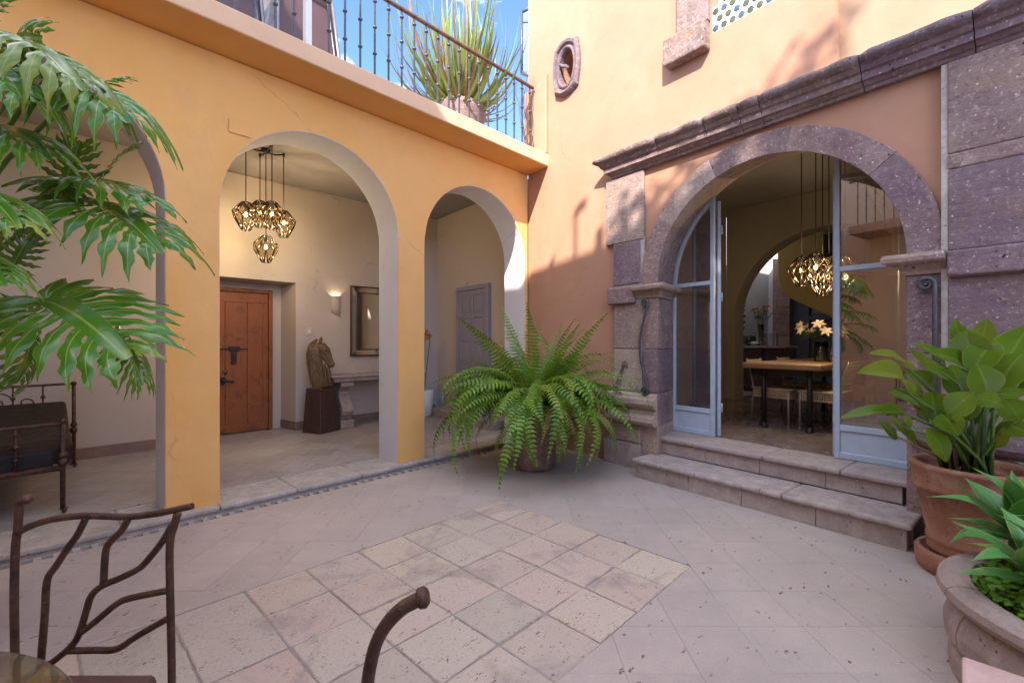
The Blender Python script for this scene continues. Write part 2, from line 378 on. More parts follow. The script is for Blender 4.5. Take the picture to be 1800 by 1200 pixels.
M_terra = stone('terracotta', (.29, .125, .075), (.37, .18, .115), (.52, .40, .34), pit=(.12, .06, .04), rough=.85, bs=.4, speck=.60, grain=.8, mott=.45, bloom=(.46, .36, .30))
M_planter = stone('pink_planter_stone', (.34, .255, .225), (.41, .32, .28), (.56, .50, .46), rough=.8, bs=.6, grain=1.2, bloom=(.24, .19, .17))
M_soil = plain('soil', (.06, .042, .03), .95, 0, .3, 1, 30)
M_philo = leafmat('philodendron_leaf', (.045, .165, .010), (.085, .235, .012), (.26, .36, .06), (.32, .36, .03), .2, 0, 0, .18)
M_stre = leafmat('paddle_leaf', (.13, .26, .006), (.19, .34, .010), (.26, .37, .05), (.45, .40, .03), .27, 30, .75, .3)
M_agave = leafmat('agave_leaf', (.075, .25, .06), (.11, .33, .085), (.12, .30, .11), (.42, .48, .16), .38, 0, 0, .12)
M_fern = leafmat('fern_leaf', (.11, .235, .02), (.20, .38, .035), (.09, .11, .03), None, .42, 0, 0, .3)
M_blade = leafmat('sword_leaf', (.14, .24, .05), (.22, .30, .07), (.30, .36, .12), (.36, .24, .08), .4, 0, 0, .2)
M_stalk = plain('green_stalk', (.12, .22, .045), .45, 0, .2, .1, 12)
M_stalkb = plain('blue_green_stalk', (.15, .26, .14), .45, 0, .2, .1, 12)
M_cover = leafmat('ground_cover_leaf', (.09, .25, .015), (.16, .36, .025), (.2, .35, .05), None, .5, 0, 0, .25)
# ================================================================ GROUND
def clip(poly, a, b, c):
    "keep a*x+b*y<=c"
    out = []
    for i in range(len(poly)):
        p, q = poly[i], poly[(i+1) % len(poly)]
        dp, dq = a*p[0]+b*p[1]-c, a*q[0]+b*q[1]-c
        if dp <= 0: out.append(p)
        if dp * dq < 0:
            t = dp / (dp - dq); out.append((p[0]+(q[0]-p[0])*t, p[1]+(q[1]-p[1])*t))
    return out
def area(p): return .5 * sum(p[i][0]*p[(i+1)%len(p)][1]-p[(i+1)%len(p)][0]*p[i][1] for i in range(len(p)))
def inset(poly, g):
    n = len(poly); out = []
    if area(poly) < 0: poly = poly[::-1]
    for i in range(n):
        p0, p1, p2 = Vector(poly[i-1]), Vector(poly[i]), Vector(poly[(i+1) % n])
        e1 = (p1-p0); e2 = (p2-p1)
        if e1.length < 1e-5 or e2.length < 1e-5: out.append(tuple(p1)); continue
        e1.normalize(); e2.normalize()
        n1 = Vector((-e1.y, e1.x)); n2 = Vector((-e2.y, e2.x)); b = n1+n2
        if b.length < 1e-4: out.append(tuple(p1+n1*g)); continue
        b.normalize(); out.append(tuple(p1 + b*(g/max(.35, b.dot(n1)))))
    return out
def slab(mb, poly, zt, th, g=.0005, ch=.0013):
    o = inset(poly, g); i = inset(poly, g+ch); n = len(mb.v); m = len(o)
    if area(o) <= 0 or area(i) <= 0: return False
    mb.v += [(x, y, zt-th) for x, y in o] + [(x, y, zt-ch*.6) for x, y in o] + [(x, y, zt) for x, y in i]
    mb.face([n+2*m+k for k in range(m)])
    for k in range(m):
        j = (k+1) % m
        mb.face((n+k, n+j, n+m+j, n+m+k)); mb.face((n+m+k, n+m+j, n+2*m+j, n+2*m+k))
    return True

fl = MB(); fl.box(-7, 9, -9, 4.0485, -.3, -.012); courtyard = fl.obj('courtyard_ground', M_grout)
tag(courtyard, 'pale stone paving of the open courtyard with an inset strip of square tiles', 'paving', kind='structure')
TX1, TY0, TY1, TS = 2.722, 1.127, 2.757, .326
# large paving stones, square with the camera-facing diagonal
fr = Vector((C46, S46)); rt = Vector((S46, -C46)); PS = .305
rw = (-.9923, .1239); RC = rw[0]*4.672 + rw[1]*4.2          # wall line: inside is rw.p >= RC
pieces = []
for i in range(-26, 26):
    for j in range(-12, 26):
        xc, yc = -.148 + i*PS + (.0 if j % 2 else .0), 2.771 - 9*PS + j*PS
        q = [rt*(xc+a) + fr*(yc+b) for a, b in ((0, 0), (PS, 0), (PS, PS), (0, PS))]
        P0 = [(v.x, v.y) for v in q]
        P0 = clip(P0, 0, 1, 4.046)
        if len(P0) > 2: P0 = clip(P0, -rw[0], -rw[1], -RC)
        if len(P0) > 2: P0 = clip(P0, -1, 0, 2.6)
        if len(P0) > 2: P0 = clip(P0, 0, -1, 4.5)
        if len(P0) < 3: continue
        xs = [p[0] for p in P0]; ys = [p[1] for p in P0]
        parts = []
        if min(xs) >= TX1 or min(ys) >= TY1 or max(ys) <= TY0: parts = [P0]
        else:
            for cl in (((-1, 0, -TX1),), ((1, 0, TX1), (0, -1, -TY1)), ((1, 0, TX1), (0, 1, TY0))):
                P = P0
                for c in cl: 
                    if len(P) > 2: P = clip(P, *c)
                if len(P) > 2: parts.append(P)
        for P in parts:
            if abs(area(P)) > .0006: pieces.append(P)
def seen(P, z=0, mg=30):
    cx = sum(p[0] for p in P)/len(P); cy = sum(p[1] for p in P)/len(P)
    u, v, d = proj((cx, cy, z)); return (d if d > .45 and -mg < u < 1800+mg and v < 1230 else 99 + abs(d))
pieces.sort(key=seen)
rest = MB(); cnt = 0
for P in pieces:
    zt = random.uniform(-.0007, .0007)
    if cnt < 290 and seen(P) < 50:
        mb = MB()
        if slab(mb, P, zt, .012): mb.obj('paving_stone', M_pave, courtyard, fix=False); cnt += 1
    else: slab(rest, P, zt, .012)
o = rest.obj('paving_remainder', M_pave, courtyard, fix=False); o['kind'] = 'stuff'
# old square tiles
def tile_poly(x0, x1, y0, y1, g, jit, n=9):
    P = []
    cs = [(x0+g, y0+g), (x1-g, y0+g), (x1-g, y1-g), (x0+g, y1-g)]
    cs = [(x+random.uniform(-jit, jit), y+random.uniform(-jit, jit)) for x, y in cs]
    for k in range(4):
        a, b = cs[k], cs[(k+1) % 4]
        for t in range(n):
            f = t/n; P.append((a[0]+(b[0]-a[0])*f + random.uniform(-.0024, .0024), a[1]+(b[1]-a[1])*f + random.uniform(-.0024, .0024)))
    return P
for r in range(5):
    xx = TX1; c = 0
    while xx > -1.7:
        w = TS
        y0 = TY0 + r*TS; y1 = y0 + TS
        mb = MB(); slab(mb, tile_poly(xx-w, xx, y0, y1, .0048, .0045), random.uniform(-.002, .003), .016, 0, .005)
        mb.obj('tile', M_tile, courtyard, fix=False); xx -= w
# grout bed a little below the tiles, drain strip
mb = MB(); mb.box(-1.75, TX1-.001, TY0+.001, TY1-.001, -.03, -.0045); mb.obj('grout_bed', M_grout, courtyard)
dr = MB(); x = -2.6
k = 0
while x < 4.62:
    dr.box(x, x+.036, 4.052, 4.112, -.05, -.0006); x += .0885
dr.box(-2.6, 4.66, 4.1125, 4.126, -.05, -.0008)
o = dr.obj('drain', M_curb); tag(o, 'row of small square drain slots along the kerb of the arcade', 'drain')
dk = MB(); dk.box(-2.6, 4.66, 4.0487, 4.127, -.056, -.0505); dk.obj('channel', M_soil, o)

# arcade floor: kerb slabs with a rounded nose, then diagonal tiles
KZ = .06
kb = bpy.data.objects.new('arcade_floor', None)
base = MB(); base.box(-6, 6.2, 4.16, 7.6, -.25, KZ-.012); arcade_floor = base.obj('arcade_floor', M_grout)
tag(arcade_floor, 'raised floor of pinkish stone tiles under the arcade', 'floor', kind='structure')
xs = [-2.6]
while xs[-1] < 4.66: xs.append(min(4.68, xs[-1] + .6 + random.uniform(-.02, .02)))
for a, b in zip(xs, xs[1:]):
    mb = MB(); mb.box(a+.0015, b-.0015, 4.128, 4.62, KZ-.045, KZ+random.uniform(-.0006, .0006))
    bevel(mb.obj('kerb_slab', M_curb, arcade_floor), .016, 3)
mb = MB(); mb.box(-2.6, 4.66, 4.14, 4.6, -.25, KZ-.046); mb.obj('kerb_riser', M_curb, arcade_floor)
mb = MB(); mb.box(-2.6, 4.66, 4.049, 4.139, -.25, -.07); mb.obj('drain_bed', M_soil, arcade_floor)
cnt = 0; rest = MB(); TC = .30; pl = []
for i in range(-30, 40):
    for j in range(-5, 40):
        u, v = i*TC, j*TC + (TC/2 if i % 2 else 0)
        q = [(C46*(u+a) - C46*(v+b)*1.0, C46*(u+a) + C46*(v+b)) for a, b in ((0, 0), (TC, 0), (TC, TC), (0, TC))]
        P = clip(q, 0, -1, -4.622)
        for c in ((0, 1, 7.3), (-1, 0, 2.6), (1, 0, 5.4)):
            if len(P) > 2: P = clip(P, *c)
        if len(P) > 2 and abs(area(P)) > .0006: pl.append(P)
pl.sort(key=lambda P: seen(P, KZ))
for P in pl:
    if cnt < 220 and seen(P, KZ) < 50:
        mb = MB()
        if slab(mb, P, KZ+random.uniform(-.0006, .0006), .012, .001): mb.obj('floor_tile', M_corr, arcade_floor, fix=False); cnt += 1
    else: slab(rest, P, KZ, .012)
o = rest.obj('tile_remainder', M_corr, arcade_floor, fix=False); o['kind'] = 'stuff'

# ================================================================ ARCH WALLS
def arch_wall(mb, x0, x1, z0, z1, ops, y0, y1, n=28):
    "ops: (xl, xr, zspring) round-headed openings from z0 up"
    xs = {x0: [], x1: []}; cols = []
    ops = sorted(ops); cur = x0
    for (a, b, zs) in ops:
        if a > cur: cols.append(('s', cur, a))
        cx, r = (a+b)/2, (b-a)/2
        ang = [math.pi - math.pi*k/n for k in range(n+1)]
        pts = [(cx + r*math.cos(t), zs + r*math.sin(t)) for t in ang]
        pts[0] = (a, zs); pts[-1] = (b, zs)
        for p, q in zip(pts, pts[1:]): cols.append(('a', p, q))
        cur = b
    if cur < x1: cols.append(('s', cur, x1))
    spr = {}
    for (a, b, zs) in ops: spr[a] = zs; spr[b] = zs
    for c in cols:
        for y, flip in ((y0, False), (y1, True)):
            if c[0] == 's':
                P = [(c[1], z0)] + [(c[2], z0)] + ([(c[2], spr[c[2]])] if c[2] in spr else []) + [(c[2], z1), (c[1], z1)] + ([(c[1], spr[c[1]])] if c[1] in spr else [])
            else: P = [c[1], c[2], (c[2][0], z1), (c[1][0], z1)]
            k = len(mb.v); mb.v += [(p[0], y, p[1]) for p in P]; idx = [k+i for i in range(len(P))]
            mb.face(idx if not flip else idx[::-1])
        if c[0] == 's':
            mb.quad((c[1], y0, z1), (c[2], y0, z1), (c[2], y1, z1), (c[1], y1, z1))
            mb.quad((c[1], y0, z0), (c[2], y0, z0), (c[2], y1, z0), (c[1], y1, z0))
        else:
            p, q = c[1], c[2]
            k = len(mb.v); mb.v += [(p[0], y0, p[1]), (q[0], y0, q[1]), (q[0], y1, q[1]), (p[0], y1, p[1])]; mb.face((k, k+1, k+2, k+3), None, False)
            mb.quad((p[0], y0, z1), (q[0], y0, z1), (q[0], y1, z1), (p[0], y1, z1))
    for (a, b, zs) in ops:
        for x in (a, b): mb.quad((x, y0, z0), (x, y1, z0), (x, y1, zs), (x, y0, zs))
    for x in (x0, x1): mb.quad((x, y0, z0), (x, y1, z0), (x, y1, z1), (x, y0, z1))
def weld(o, d=.0006):
    b = bmesh.new(); b.from_mesh(o.data); bmesh.ops.remove_doubles(b, verts=b.verts, dist=d); bmesh.ops.recalc_face_normals(b, faces=b.faces); b.to_mesh(o.data); b.free(); return o
def paint_faces(o, fn):
    "fn(center, normal) -> material index"
    for p in o.data.polygons: p.material_index = fn(p.center, p.normal)
def boolean_cut(o, cutter):
    m = o.modifiers.new('cut', 'BOOLEAN'); m.object = cutter; m.operation = 'DIFFERENCE'; m.solver = 'EXACT'
    bpy.context.view_layer.update(); dg = bpy.context.evaluated_depsgraph_get()
    me = bpy.data.meshes.new_from_object(o.evaluated_get(dg)); o.modifiers.remove(m); o.data = me
    bpy.data.objects.remove(cutter, do_unlink=True); return o

FY = 4.2; BY = 4.6
arcade = thing('arcade_wall', 'ochre plastered arcade wall with three round arches below the terrace', 'wall', kind='thing')
mb = MB(); arch_wall(mb, -3.0, 4.668, KZ-.02, 3.64, [(-1.0, .64, 2.42), (.995, 2.62, 2.4375), (2.96, 4.60, 2.43)], FY, BY)
w1 = weld(mb.obj('masonry', [M_ocre, M_grey], arcade))
paint_faces(w1, lambda c, n: 0 if (n.y < -.5 or c.z > 3.63) else 1); bevel(w1, .014, 3, 45)
mb = MB(); mb.box(-3.0, 4.70, 3.8, 4.62, 3.642, 3.80); cp = bevel(mb.obj('coping', [M_cope, M_ocre], arcade), .012, 2); paint_faces(cp, lambda c, n: 1 if c.z < 3.65 else 0)
mb = MB(); mb.box(1.062-.03, 1.062+.13, 4.192, 4.2, 3.04, 3.15)
bevel(mb.obj('junction_box_cover', M_ocre, arcade, MT(.02, -.003, .0)), .003, 1)
# arcade room
mb = MB(); mb.box(-3.0, 6.0, BY-.1, 7.3, 3.60, 3.66); arcade_ceiling = mb.obj('arcade_ceiling', M_ceil); tag(arcade_ceiling, 'pale ceiling of the arcade passage', 'ceiling', kind='structure')
mb = MB()
# back wall with a doorway recess
YB = 6.85
mb.box(-3.0, 1.28, YB, YB+.5, 0, 3.64); mb.box(2.573, 5.4, YB, YB+.5, 0, 3.64); mb.box(1.28, 2.573, YB, YB+.5, 2.20, 3.64)
back_wall = mb.obj('arcade_back_wall', M_beige); tag(back_wall, 'beige back wall of the arcade passage around the wooden door', 'wall', kind='structure')
sk = MB()
mb = MB(); mb.prism([(2.515, YB+.42), (2.573, YB+.0005), (2.60, YB+.42)], 0, 2.2, axis='z'); mb.obj('reveal', M_beige, back_wall)
mb = MB(); mb.box(1.0, 2.8, YB+.42, YB+.6, 0, 2.4); mb.obj('inner_face', M_beige, back_wall)
for a, b in ((-2.6, -1.6), (-1.6, -.6), (-.6, .4), (.4, 1.28), (2.60, 3.2), (3.2, 4.1), (4.1, 5.05)):
    m2 = MB(); m2.box(a+.001, b-.001, YB-.014, YB-.0005, KZ-.01, KZ+.125); bevel(m2.obj('skirting_tile', M_skirt, back_wall), .003, 1)
m2 = MB(); m2.prism([(2.500, YB+.40), (2.515, YB+.40), (2.60, YB-.0006), (2.60, YB-.014), (2.562, YB-.014)], KZ-.01, KZ+.125, axis='z'); m2.obj('skirting_tile', M_skirt, back_wall)
# end wall of the passage (in the facade frame)
mb = MB(); mb.box(-3.3, -.0, .10, .5, 0, 3.64); end_wall = mb.obj('arcade_end_wall', M_beige, None, RF); tag(end_wall, 'pale end wall of the arcade passage with the lavender door', 'wall', kind='structure')
m2 = MB(); m2.box(-2.69, -2.46, .075, .0995, .0, .42); m2.obj('chamfered_pier', M_grey, end_wall)
m2 = MB(); m2.box(-2.7, -2.3, .085, .0990, KZ, KZ+.12); m2.obj('skirting_tile', M_skirt, end_wall)
m2 = MB(); m2.box(-2.45, -.55, -.24, .098, KZ-.01, KZ+.135); st = m2.obj('stone_step', M_step, end_wall); bevel(st, .012, 2)
# wing west of the arcade keeps the passage closed
mb = MB(); mb.box(-3.3, -3.0, 4.16, 7.3, 0, 3.64); o = mb.obj('passage_west_wall', M_beige); tag(o, kind='structure')

# doors in the passage
def panel_door(name, label, cat, M, w, h, cols, rows, mat, th=.05, fw=.07):
    t = thing(name, label, cat, M)
    mb = MB(); mb.box(0, fw, -th-.015, 0, 0, h); mb.box(w-fw, w, -th-.015, 0, 0, h); mb.box(fw, w-fw, -th-.015, 0, h-fw, h); bevel(mb.obj('door_frame', mat, t), .006, 2)
    x0, x1, z0, z1 = fw+.003, w-fw-.003, .01, h-fw-.003
    st = .075; mb = MB(); mb.box(x0, x1, -th+.012, -.002, z0, z1); mb.obj('door_leaf', mat, t)
    cw = (x1-x0-st*(cols+1))/cols
    mb = MB()
    for c in range(cols+1): mb.box(x0+c*(cw+st), x0+c*(cw+st)+st, -th, -th+.0125, z0, z1)
    rh = (z1-z0-st*(rows+1))/rows
    for r in range(rows+1):
        for c in range(cols): mb.box(x0+c*(cw+st)+st+.0004, x0+(c+1)*(cw+st)-.0004, -th, -th+.0125, z0+r*(rh+st), z0+r*(rh+st)+st)
    bevel(mb.obj('rail', mat, t), .004, 1)
    for r in range(rows):
        for c in range(cols):
            a = x0+c*(cw+st)+st; zz = z0+r*(rh+st)+st
            mb = MB(); mb.box(a+.02, a+cw-.02, -th+.003, -th+.0118, zz+.02, zz+rh-.02); bevel(mb.obj('panel', mat, t), .006, 2)
    return t
d = panel_door('panelled_door', 'lavender grey panelled door at the far end of the arcade above a stone step', 'door', RF @ MT(-1.93, .098, .195), .93, 2.07, 2, 5, M_lav)
wd = thing('wooden_door', 'weathered red brown wooden door with black iron bolts in the plaster recess', 'door', MT(1.44, YB+.42, KZ))
mb = MB(); mb.box(0, .055, -.09, 0, 0, 2.04); mb.box(.875, .93, -.09, 0, 0, 2.04); mb.box(.055, .875, -.09, 0, 1.985, 2.04); bevel(mb.obj('door_frame', M_wood, wd), .006, 1)
for a, b in ((.058, .325), (.328, .60), (.603, .872)):
    mb = MB(); mb.box(a, b-.0005, -.062+random.uniform(-.002, .002), -.004, .02, 1.98); bevel(mb.obj('plank', M_wood, wd), .004, 1)
mb = MB(); mb.box(.058, .872, -.071, -.0625, 1.84, 1.98); mb.box(.058, .872, -.071, -.0625, .02, .13); mb.box(.80, .872, -.0705, -.0625, .131, 1.839); mb.box(.205, .262, -.078, -.0625, .131, 1.839); bevel(mb.obj('batten', M_wood, wd), .004, 1)
mb = MB(); mb.box(.21, .60, -.092, -.079, 1.18, 1.195); mb.box(.18, .25, -.10, -.079, 1.14, 1.25); mb.box(.40, .46, -.10, -.079, .98, 1.14); mb.box(.37, .5, -.098, -.079, 1.16, 1.22); bevel(mb.obj('bolt', M_black, wd), .004, 1)
mb = MB(); mb.box(.19, .32, -.105, -.079, .70, .80); mb.tube([(.29, -.11, .75), (.42, -.115, .73)], .014, 8); mb.sphere((.30, -.105, .75), .035); mb.obj('lock', M_black, wd)
mb = MB(); mb.sphere((.33, -.075, .87), .028, 10, 6, (1, .5, 1)); mb.obj('knob', M_irong, wd)
mb = MB(); mb.box(.185, .215, -.10, -.079, 1.62, 1.95); mb.box(.17, .23, -.1, -.079, 1.90, 1.94); mb.box(.17, .23, -.1, -.079, 1.66, 1.70); bevel(mb.obj('hinge', M_black, wd), .003, 1)

# ================================================================ STONE FACADE
facade = thing('stone_facade', 'peach plastered courtyard facade with stone archway and cornice', 'wall', RF, kind='thing')
AC, AZ, RI, RO, RB = 3.035, 1.945, .975, 1.175, 1.12
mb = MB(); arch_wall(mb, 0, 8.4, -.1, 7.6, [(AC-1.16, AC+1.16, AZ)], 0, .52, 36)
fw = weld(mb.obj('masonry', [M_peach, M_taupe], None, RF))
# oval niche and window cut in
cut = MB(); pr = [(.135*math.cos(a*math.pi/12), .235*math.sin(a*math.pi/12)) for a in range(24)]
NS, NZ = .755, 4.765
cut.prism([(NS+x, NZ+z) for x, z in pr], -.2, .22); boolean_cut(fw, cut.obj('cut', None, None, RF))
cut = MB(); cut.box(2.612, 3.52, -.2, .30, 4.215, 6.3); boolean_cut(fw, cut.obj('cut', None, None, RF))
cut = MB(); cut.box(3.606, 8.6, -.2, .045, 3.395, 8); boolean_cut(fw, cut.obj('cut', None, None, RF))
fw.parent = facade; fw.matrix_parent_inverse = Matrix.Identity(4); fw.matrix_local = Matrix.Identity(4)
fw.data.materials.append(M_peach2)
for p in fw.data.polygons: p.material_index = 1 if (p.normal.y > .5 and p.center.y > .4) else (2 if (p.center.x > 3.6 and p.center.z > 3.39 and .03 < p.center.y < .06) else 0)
def blk(s0, s1, z0, z1, d0, d1=-.002, mat=None, name='stone_block', bw=.009, jit=.002, parent=None):
    mb = MB(); j = lambda: random.uniform(-jit, jit)
    mb.box(s0+.0015, s1-.0015, d0+j(), d1, z0+.002, z1-.002)
    n = 0
    return bevel(mb.obj(name, mat or M_cant, parent or facade), bw, 2)
# left pilaster
M_mort = stone('mortar', (.42, .38, .36), (.50, .46, .44), bs=.9, grain=.8)
for q in ((1.41, 1.88, 2.45, 3.15), (1.51, 1.90, .3, 2.45), (4.19, 5.98, .0, 3.155)):
    mb = MB(); mb.box(q[0], q[1], -.033 if q[0] < 4 else -.052, -.0035, q[2], q[3]); mb.obj('mortar_bed', M_mort, facade)
blk(1.39, 1.893, 2.43, 3.16, -.045)
blk(1.50, 1.853, 1.965, 2.428, -.045)
blk(1.505, 1.858, 1.27, 1.755, -.045)
blk(1.505, 1.858, .815, 1.268, -.048)
blk(1.44, 1.80, 1.757, 1.945, -.085, bw=.014)
blk(1.44, 1.862, .27, .475, -.07)
blk(1.385, 1.862, -.05, .268, -.075, mat=M_step)
mb = MB(); P = [(-.045, .478), (-.115, .485), (-.135, .52), (-.125, .56), (-.085, .585), (-.08, .625), (-.065, .64), (-.105, .665), (-.125, .70), (-.115, .745), (-.08, .765), (-.075, .785), (-.045, .81)]
mb.prism([(p[0], p[1]) for p in P], 1.455, 2.062, M=Matrix(((0, 1, 0, 0), (1, 0, 0, 0), (0, 0, 1, 0), (0, 0, 0, 1)))); mb.obj('base_moulding', M_cant, facade)
# broken corbel fragments low on the pilaster
for q in ([(1.53, .86), (1.56, .84), (1.60, .90), (1.60, 1.0), (1.63, 1.12), (1.67, 1.15), (1.70, 1.12), (1.70, 1.08), (1.655, 1.09), (1.635, 1.0), (1.63, .93), (1.575, .91)], [(1.73, .92), (1.79, .83), (1.845, .90), (1.845, .97), (1.80, .93), (1.765, .95)]):
    mb = MB(); mb.prism(q, -.062, -.046); mb.obj('carved_fragment', M_cantd, facade)
# jambs (splayed) and imposts
def jamb(z0, z1, left=True, g=0):
    P = [(1.866, -.035), (2.06, -.035), (1.915, .519), (1.878, .519), (1.878, -.003), (1.866, -.003)] if left else [(4.01, -.035), (4.214, -.035), (4.214, -.003), (4.192, -.003), (4.192, .519), (4.155, .519)]
    mb = MB(); mb.prism(P, z0+.002, z1-.002, axis='z'); return bevel(mb.obj('jamb_stone', M_cant, facade), .007, 2)
for L in (True, False):
    for z0, z1 in ((-.05, .476), (.816, 1.27), (1.27, 1.80)): jamb(z0, z1, L)
    jamb(.476, .816, L)
def impost(left):
    R = [(0, 1.80), (.012, 1.802), (.018, 1.83), (.045, 1.862), (.075, 1.875), (.09, 1.89), (.095, 1.915), (.085, 1.94), (.06, 1.944), (0, 1.9445)]
    if left: base = [(1.80, -.035), (2.06, -.035), (1.915, .519)]
    else: base = [(4.155, .519), (4.01, -.035), (4.216, -.035)]
    mb = MB(); n0 = len(mb.v)
    # offset path outwards by p at each profile point
    def off(p):
        a, b, c = [Vector(q) for q in base]
        if left:
            A = a + Vector((0, -p)); d2 = (c-b).normalized(); nn = Vector((-d2.y, d2.x)) * -1
            if nn.x < 0: nn = -nn
            # intersection of y=b.y-p with the offset jamb line
            q = b + nn*p; t = (b.y-p-q.y)/d2.y; B = q + d2*t; Cc = c + nn*p; return [A, B, Cc]
        else:
            d2 = (a-b).normalized(); nn = Vector((-d2.y, d2.x))
            if nn.x > 0: nn = -nn
            q = b + nn*p; t = (b.y-p-q.y)/d2.y; B = q + d2*t; return [a + nn*p, B, c + Vector((0, -p))]
    for p, z in R:
        for q in off(p): mb.v.append((q.x, q.y, z))
    m = len(R)
    for i in range(m-1):
        for k in range(2): mb.face((i*3+k, i*3+k+1, (i+1)*3+k+1, (i+1)*3+k))
    # caps
    back = [(1.80, 0), (1.80, .519)] if left else [(4.216, 0), (4.216, .519)]
    top = [(m-1)*3+k for k in range(3)]
    mb.face(top); mb.face([i*3 for i in range(m)]); mb.face([i*3+2 for i in range(m)][::-1])
    o = mb.obj('impost', M_cant, facade)
    return o
impost(True); impost(False)
# voussoirs
def sweep(prof, angs, name, mat, parent, cx, cz, bw=.006):
    "prof: (r, d) closed polygon"
    mb = MB(); m = len(prof)
    for a in angs:
        for r, d in prof: mb.v.append((cx + r*math.cos(a), d, cz + r*math.sin(a)))
    for i in range(len(angs)-1):
        for k in range(m):
            j = (k+1) % m; mb.face((i*m+k, i*m+j, (i+1)*m+j, (i+1)*m+k))
    mb.face(list(range(m))); mb.face([(len(angs)-1)*m+k for k in range(m)][::-1])
    return bevel(mb.obj(name, mat, parent), bw, 2)
VA = [0, 38, 77, 112, 146, 180]
for a0, a1 in zip(VA, VA[1:]):
    n = 12; j = random.uniform(-.003, .003)
    sweep([(RI, -.045+j), (RO, -.045+j), (RO, -.003), (1.158, -.003), (1.158, .519), (RB, .519)],
          [rad(a0) + .0016 + (rad(a1-a0) - .0032)*k/n for k in range(n+1)], 'voussoir', M_cant, facade, AC, AZ)
sweep([(RI+.006, -.038), (RO-.006, -.038), (RO-.006, -.0045), (1.152, -.0045), (1.152, .515), (RB+.012, .515)], [math.pi*k/60 for k in range(61)], 'mortar_bed', M_mort, facade, AC, AZ, .001)
# right pilaster
for z0, z1, dd in ((2.56, 3.16, -.06), (2.46, 2.56, -.064), (1.935, 2.46, -.058), (1.765, 1.935, -.10), (1.275, 1.765, -.06), (.82, 1.275, -.062), (.27, .475, -.085), (-.05, .27, -.09)):
    blk(4.219, 5.1, z0, z1, dd, bw=.010 if dd > -.09 else .014)
    blk(5.1, 6.0, z0, z1, dd, bw=.010)
mb = MB(); mb.prism([(p[0]-.01, p[1]) for p in P], 4.05, 6.0, M=Matrix(((0, 1, 0, 0), (1, 0, 0, 0), (0, 0, 1, 0), (0, 0, 0, 1)))); mb.obj('base_moulding', M_cant, facade)
# cornice
CP = [(.0, 3.162), (.052, 3.162), (.06, 3.185), (.075, 3.19), (.095, 3.212), (.118, 3.218), (.12, 3.262), (.126, 3.268), (.14, 3.275), (.158, 3.305), (.178, 3.315), (.2, 3.328), (.214, 3.352), (.205, 3.378), (.17, 3.394), (.0, 3.396)]
ss = [1.54, 2.13, 2.62, 2.93, 3.10, 3.78, 4.35, 4.95, 5.6, 6.3]
for i, (a, b) in enumerate(zip(ss, ss[1:])):
    mb = MB(); m = len(CP); nseg = max(3, int((b-a)/.06))
    for k in range(nseg+1):
        f = k/nseg; wob = [random.uniform(-.0035, .0035) for _ in CP]
        for q, (p, z) in enumerate(CP):
            s0 = a + (-p if i == 0 else .003); s1 = b - .003
            e = .012*max(0, 1-min(k, nseg-k)/1.0) if q >= 10 else 0
            s = s0 + (s1-s0)*f; pp = p - e + (wob[q] if 9 < q < 15 else 0); zz = z + (wob[q] if 9 < q < 15 else 0) - (e*.6 if q > 11 else 0)
            mb.v.append((s, -pp if q not in (0, 15) else -.001, zz))
    for k in range(nseg):
        for q in range(m):
            j = (q+1) % m; mb.cur = 1 if 9 <= q <= 14 else 0
            mb.face((k*m+q, k*m+j, (k+1)*m+j, (k+1)*m+q), None, 9 < q < 14)
    mb.cur = 0; mb.face(list(range(m))); mb.face([nseg*m+q for q in range(m)][::-1])
    mb.obj('cornice_stone', [M_cant, M_cantd], facade)
# oval niche surround
def ring(name, pr_in, pr_out, d_in, d_out, mat, M, parent=None, steps=48, prof=None):
    mb = MB(); m = len(prof)
    for k in range(steps):
        a = 2*math.pi*k/steps; i = pr_in(a); o_ = pr_out(a)
        for (f, d) in prof: mb.v.append((i[0]+(o_[0]-i[0])*f, d, i[1]+(o_[1]-i[1])*f))
    for k in range(steps):
        k2 = (k+1) % steps
        for q in range(m-1): mb.face((k*m+q, k*m+q+1, k2*m+q+1, k2*m+q), None, False)
    return mb.obj(name, mat, parent, M)
def ovo(a):
    bx, bz = .225, .345
    b = 1 + .10*max(0, math.cos(4*(a-math.pi/4)))**6
    return (bx*abs(math.cos(a))**.8*math.copysign(1, math.cos(a))*b, bz*abs(math.sin(a))**.8*math.copysign(1, math.sin(a))*b)
nic = thing('oval_niche', 'small carved oval stone niche set high in the peach wall', 'niche', RF @ MT(NS, 0, NZ))
ring('stone_surround', lambda a: (.128*math.cos(a), .225*math.sin(a)), ovo, 0, 0, M_cantd, I4, nic,
     prof=[(0, .05), (0, -.03), (.12, -.05), (.25, -.045), (.35, -.03), (.45, -.03), (.55, -.062), (.78, -.07), (.9, -.055), (1, -.035), (1.0, -.001)])
mb = MB(); mb.tube([(-.135, -.01, .10), (-.05, -.035, .03), (.0, -.03, .01), (.03, -.01, -.02)], [.018, .02, .022, .015], 7); mb.obj('carved_branch', M_cantd, nic)
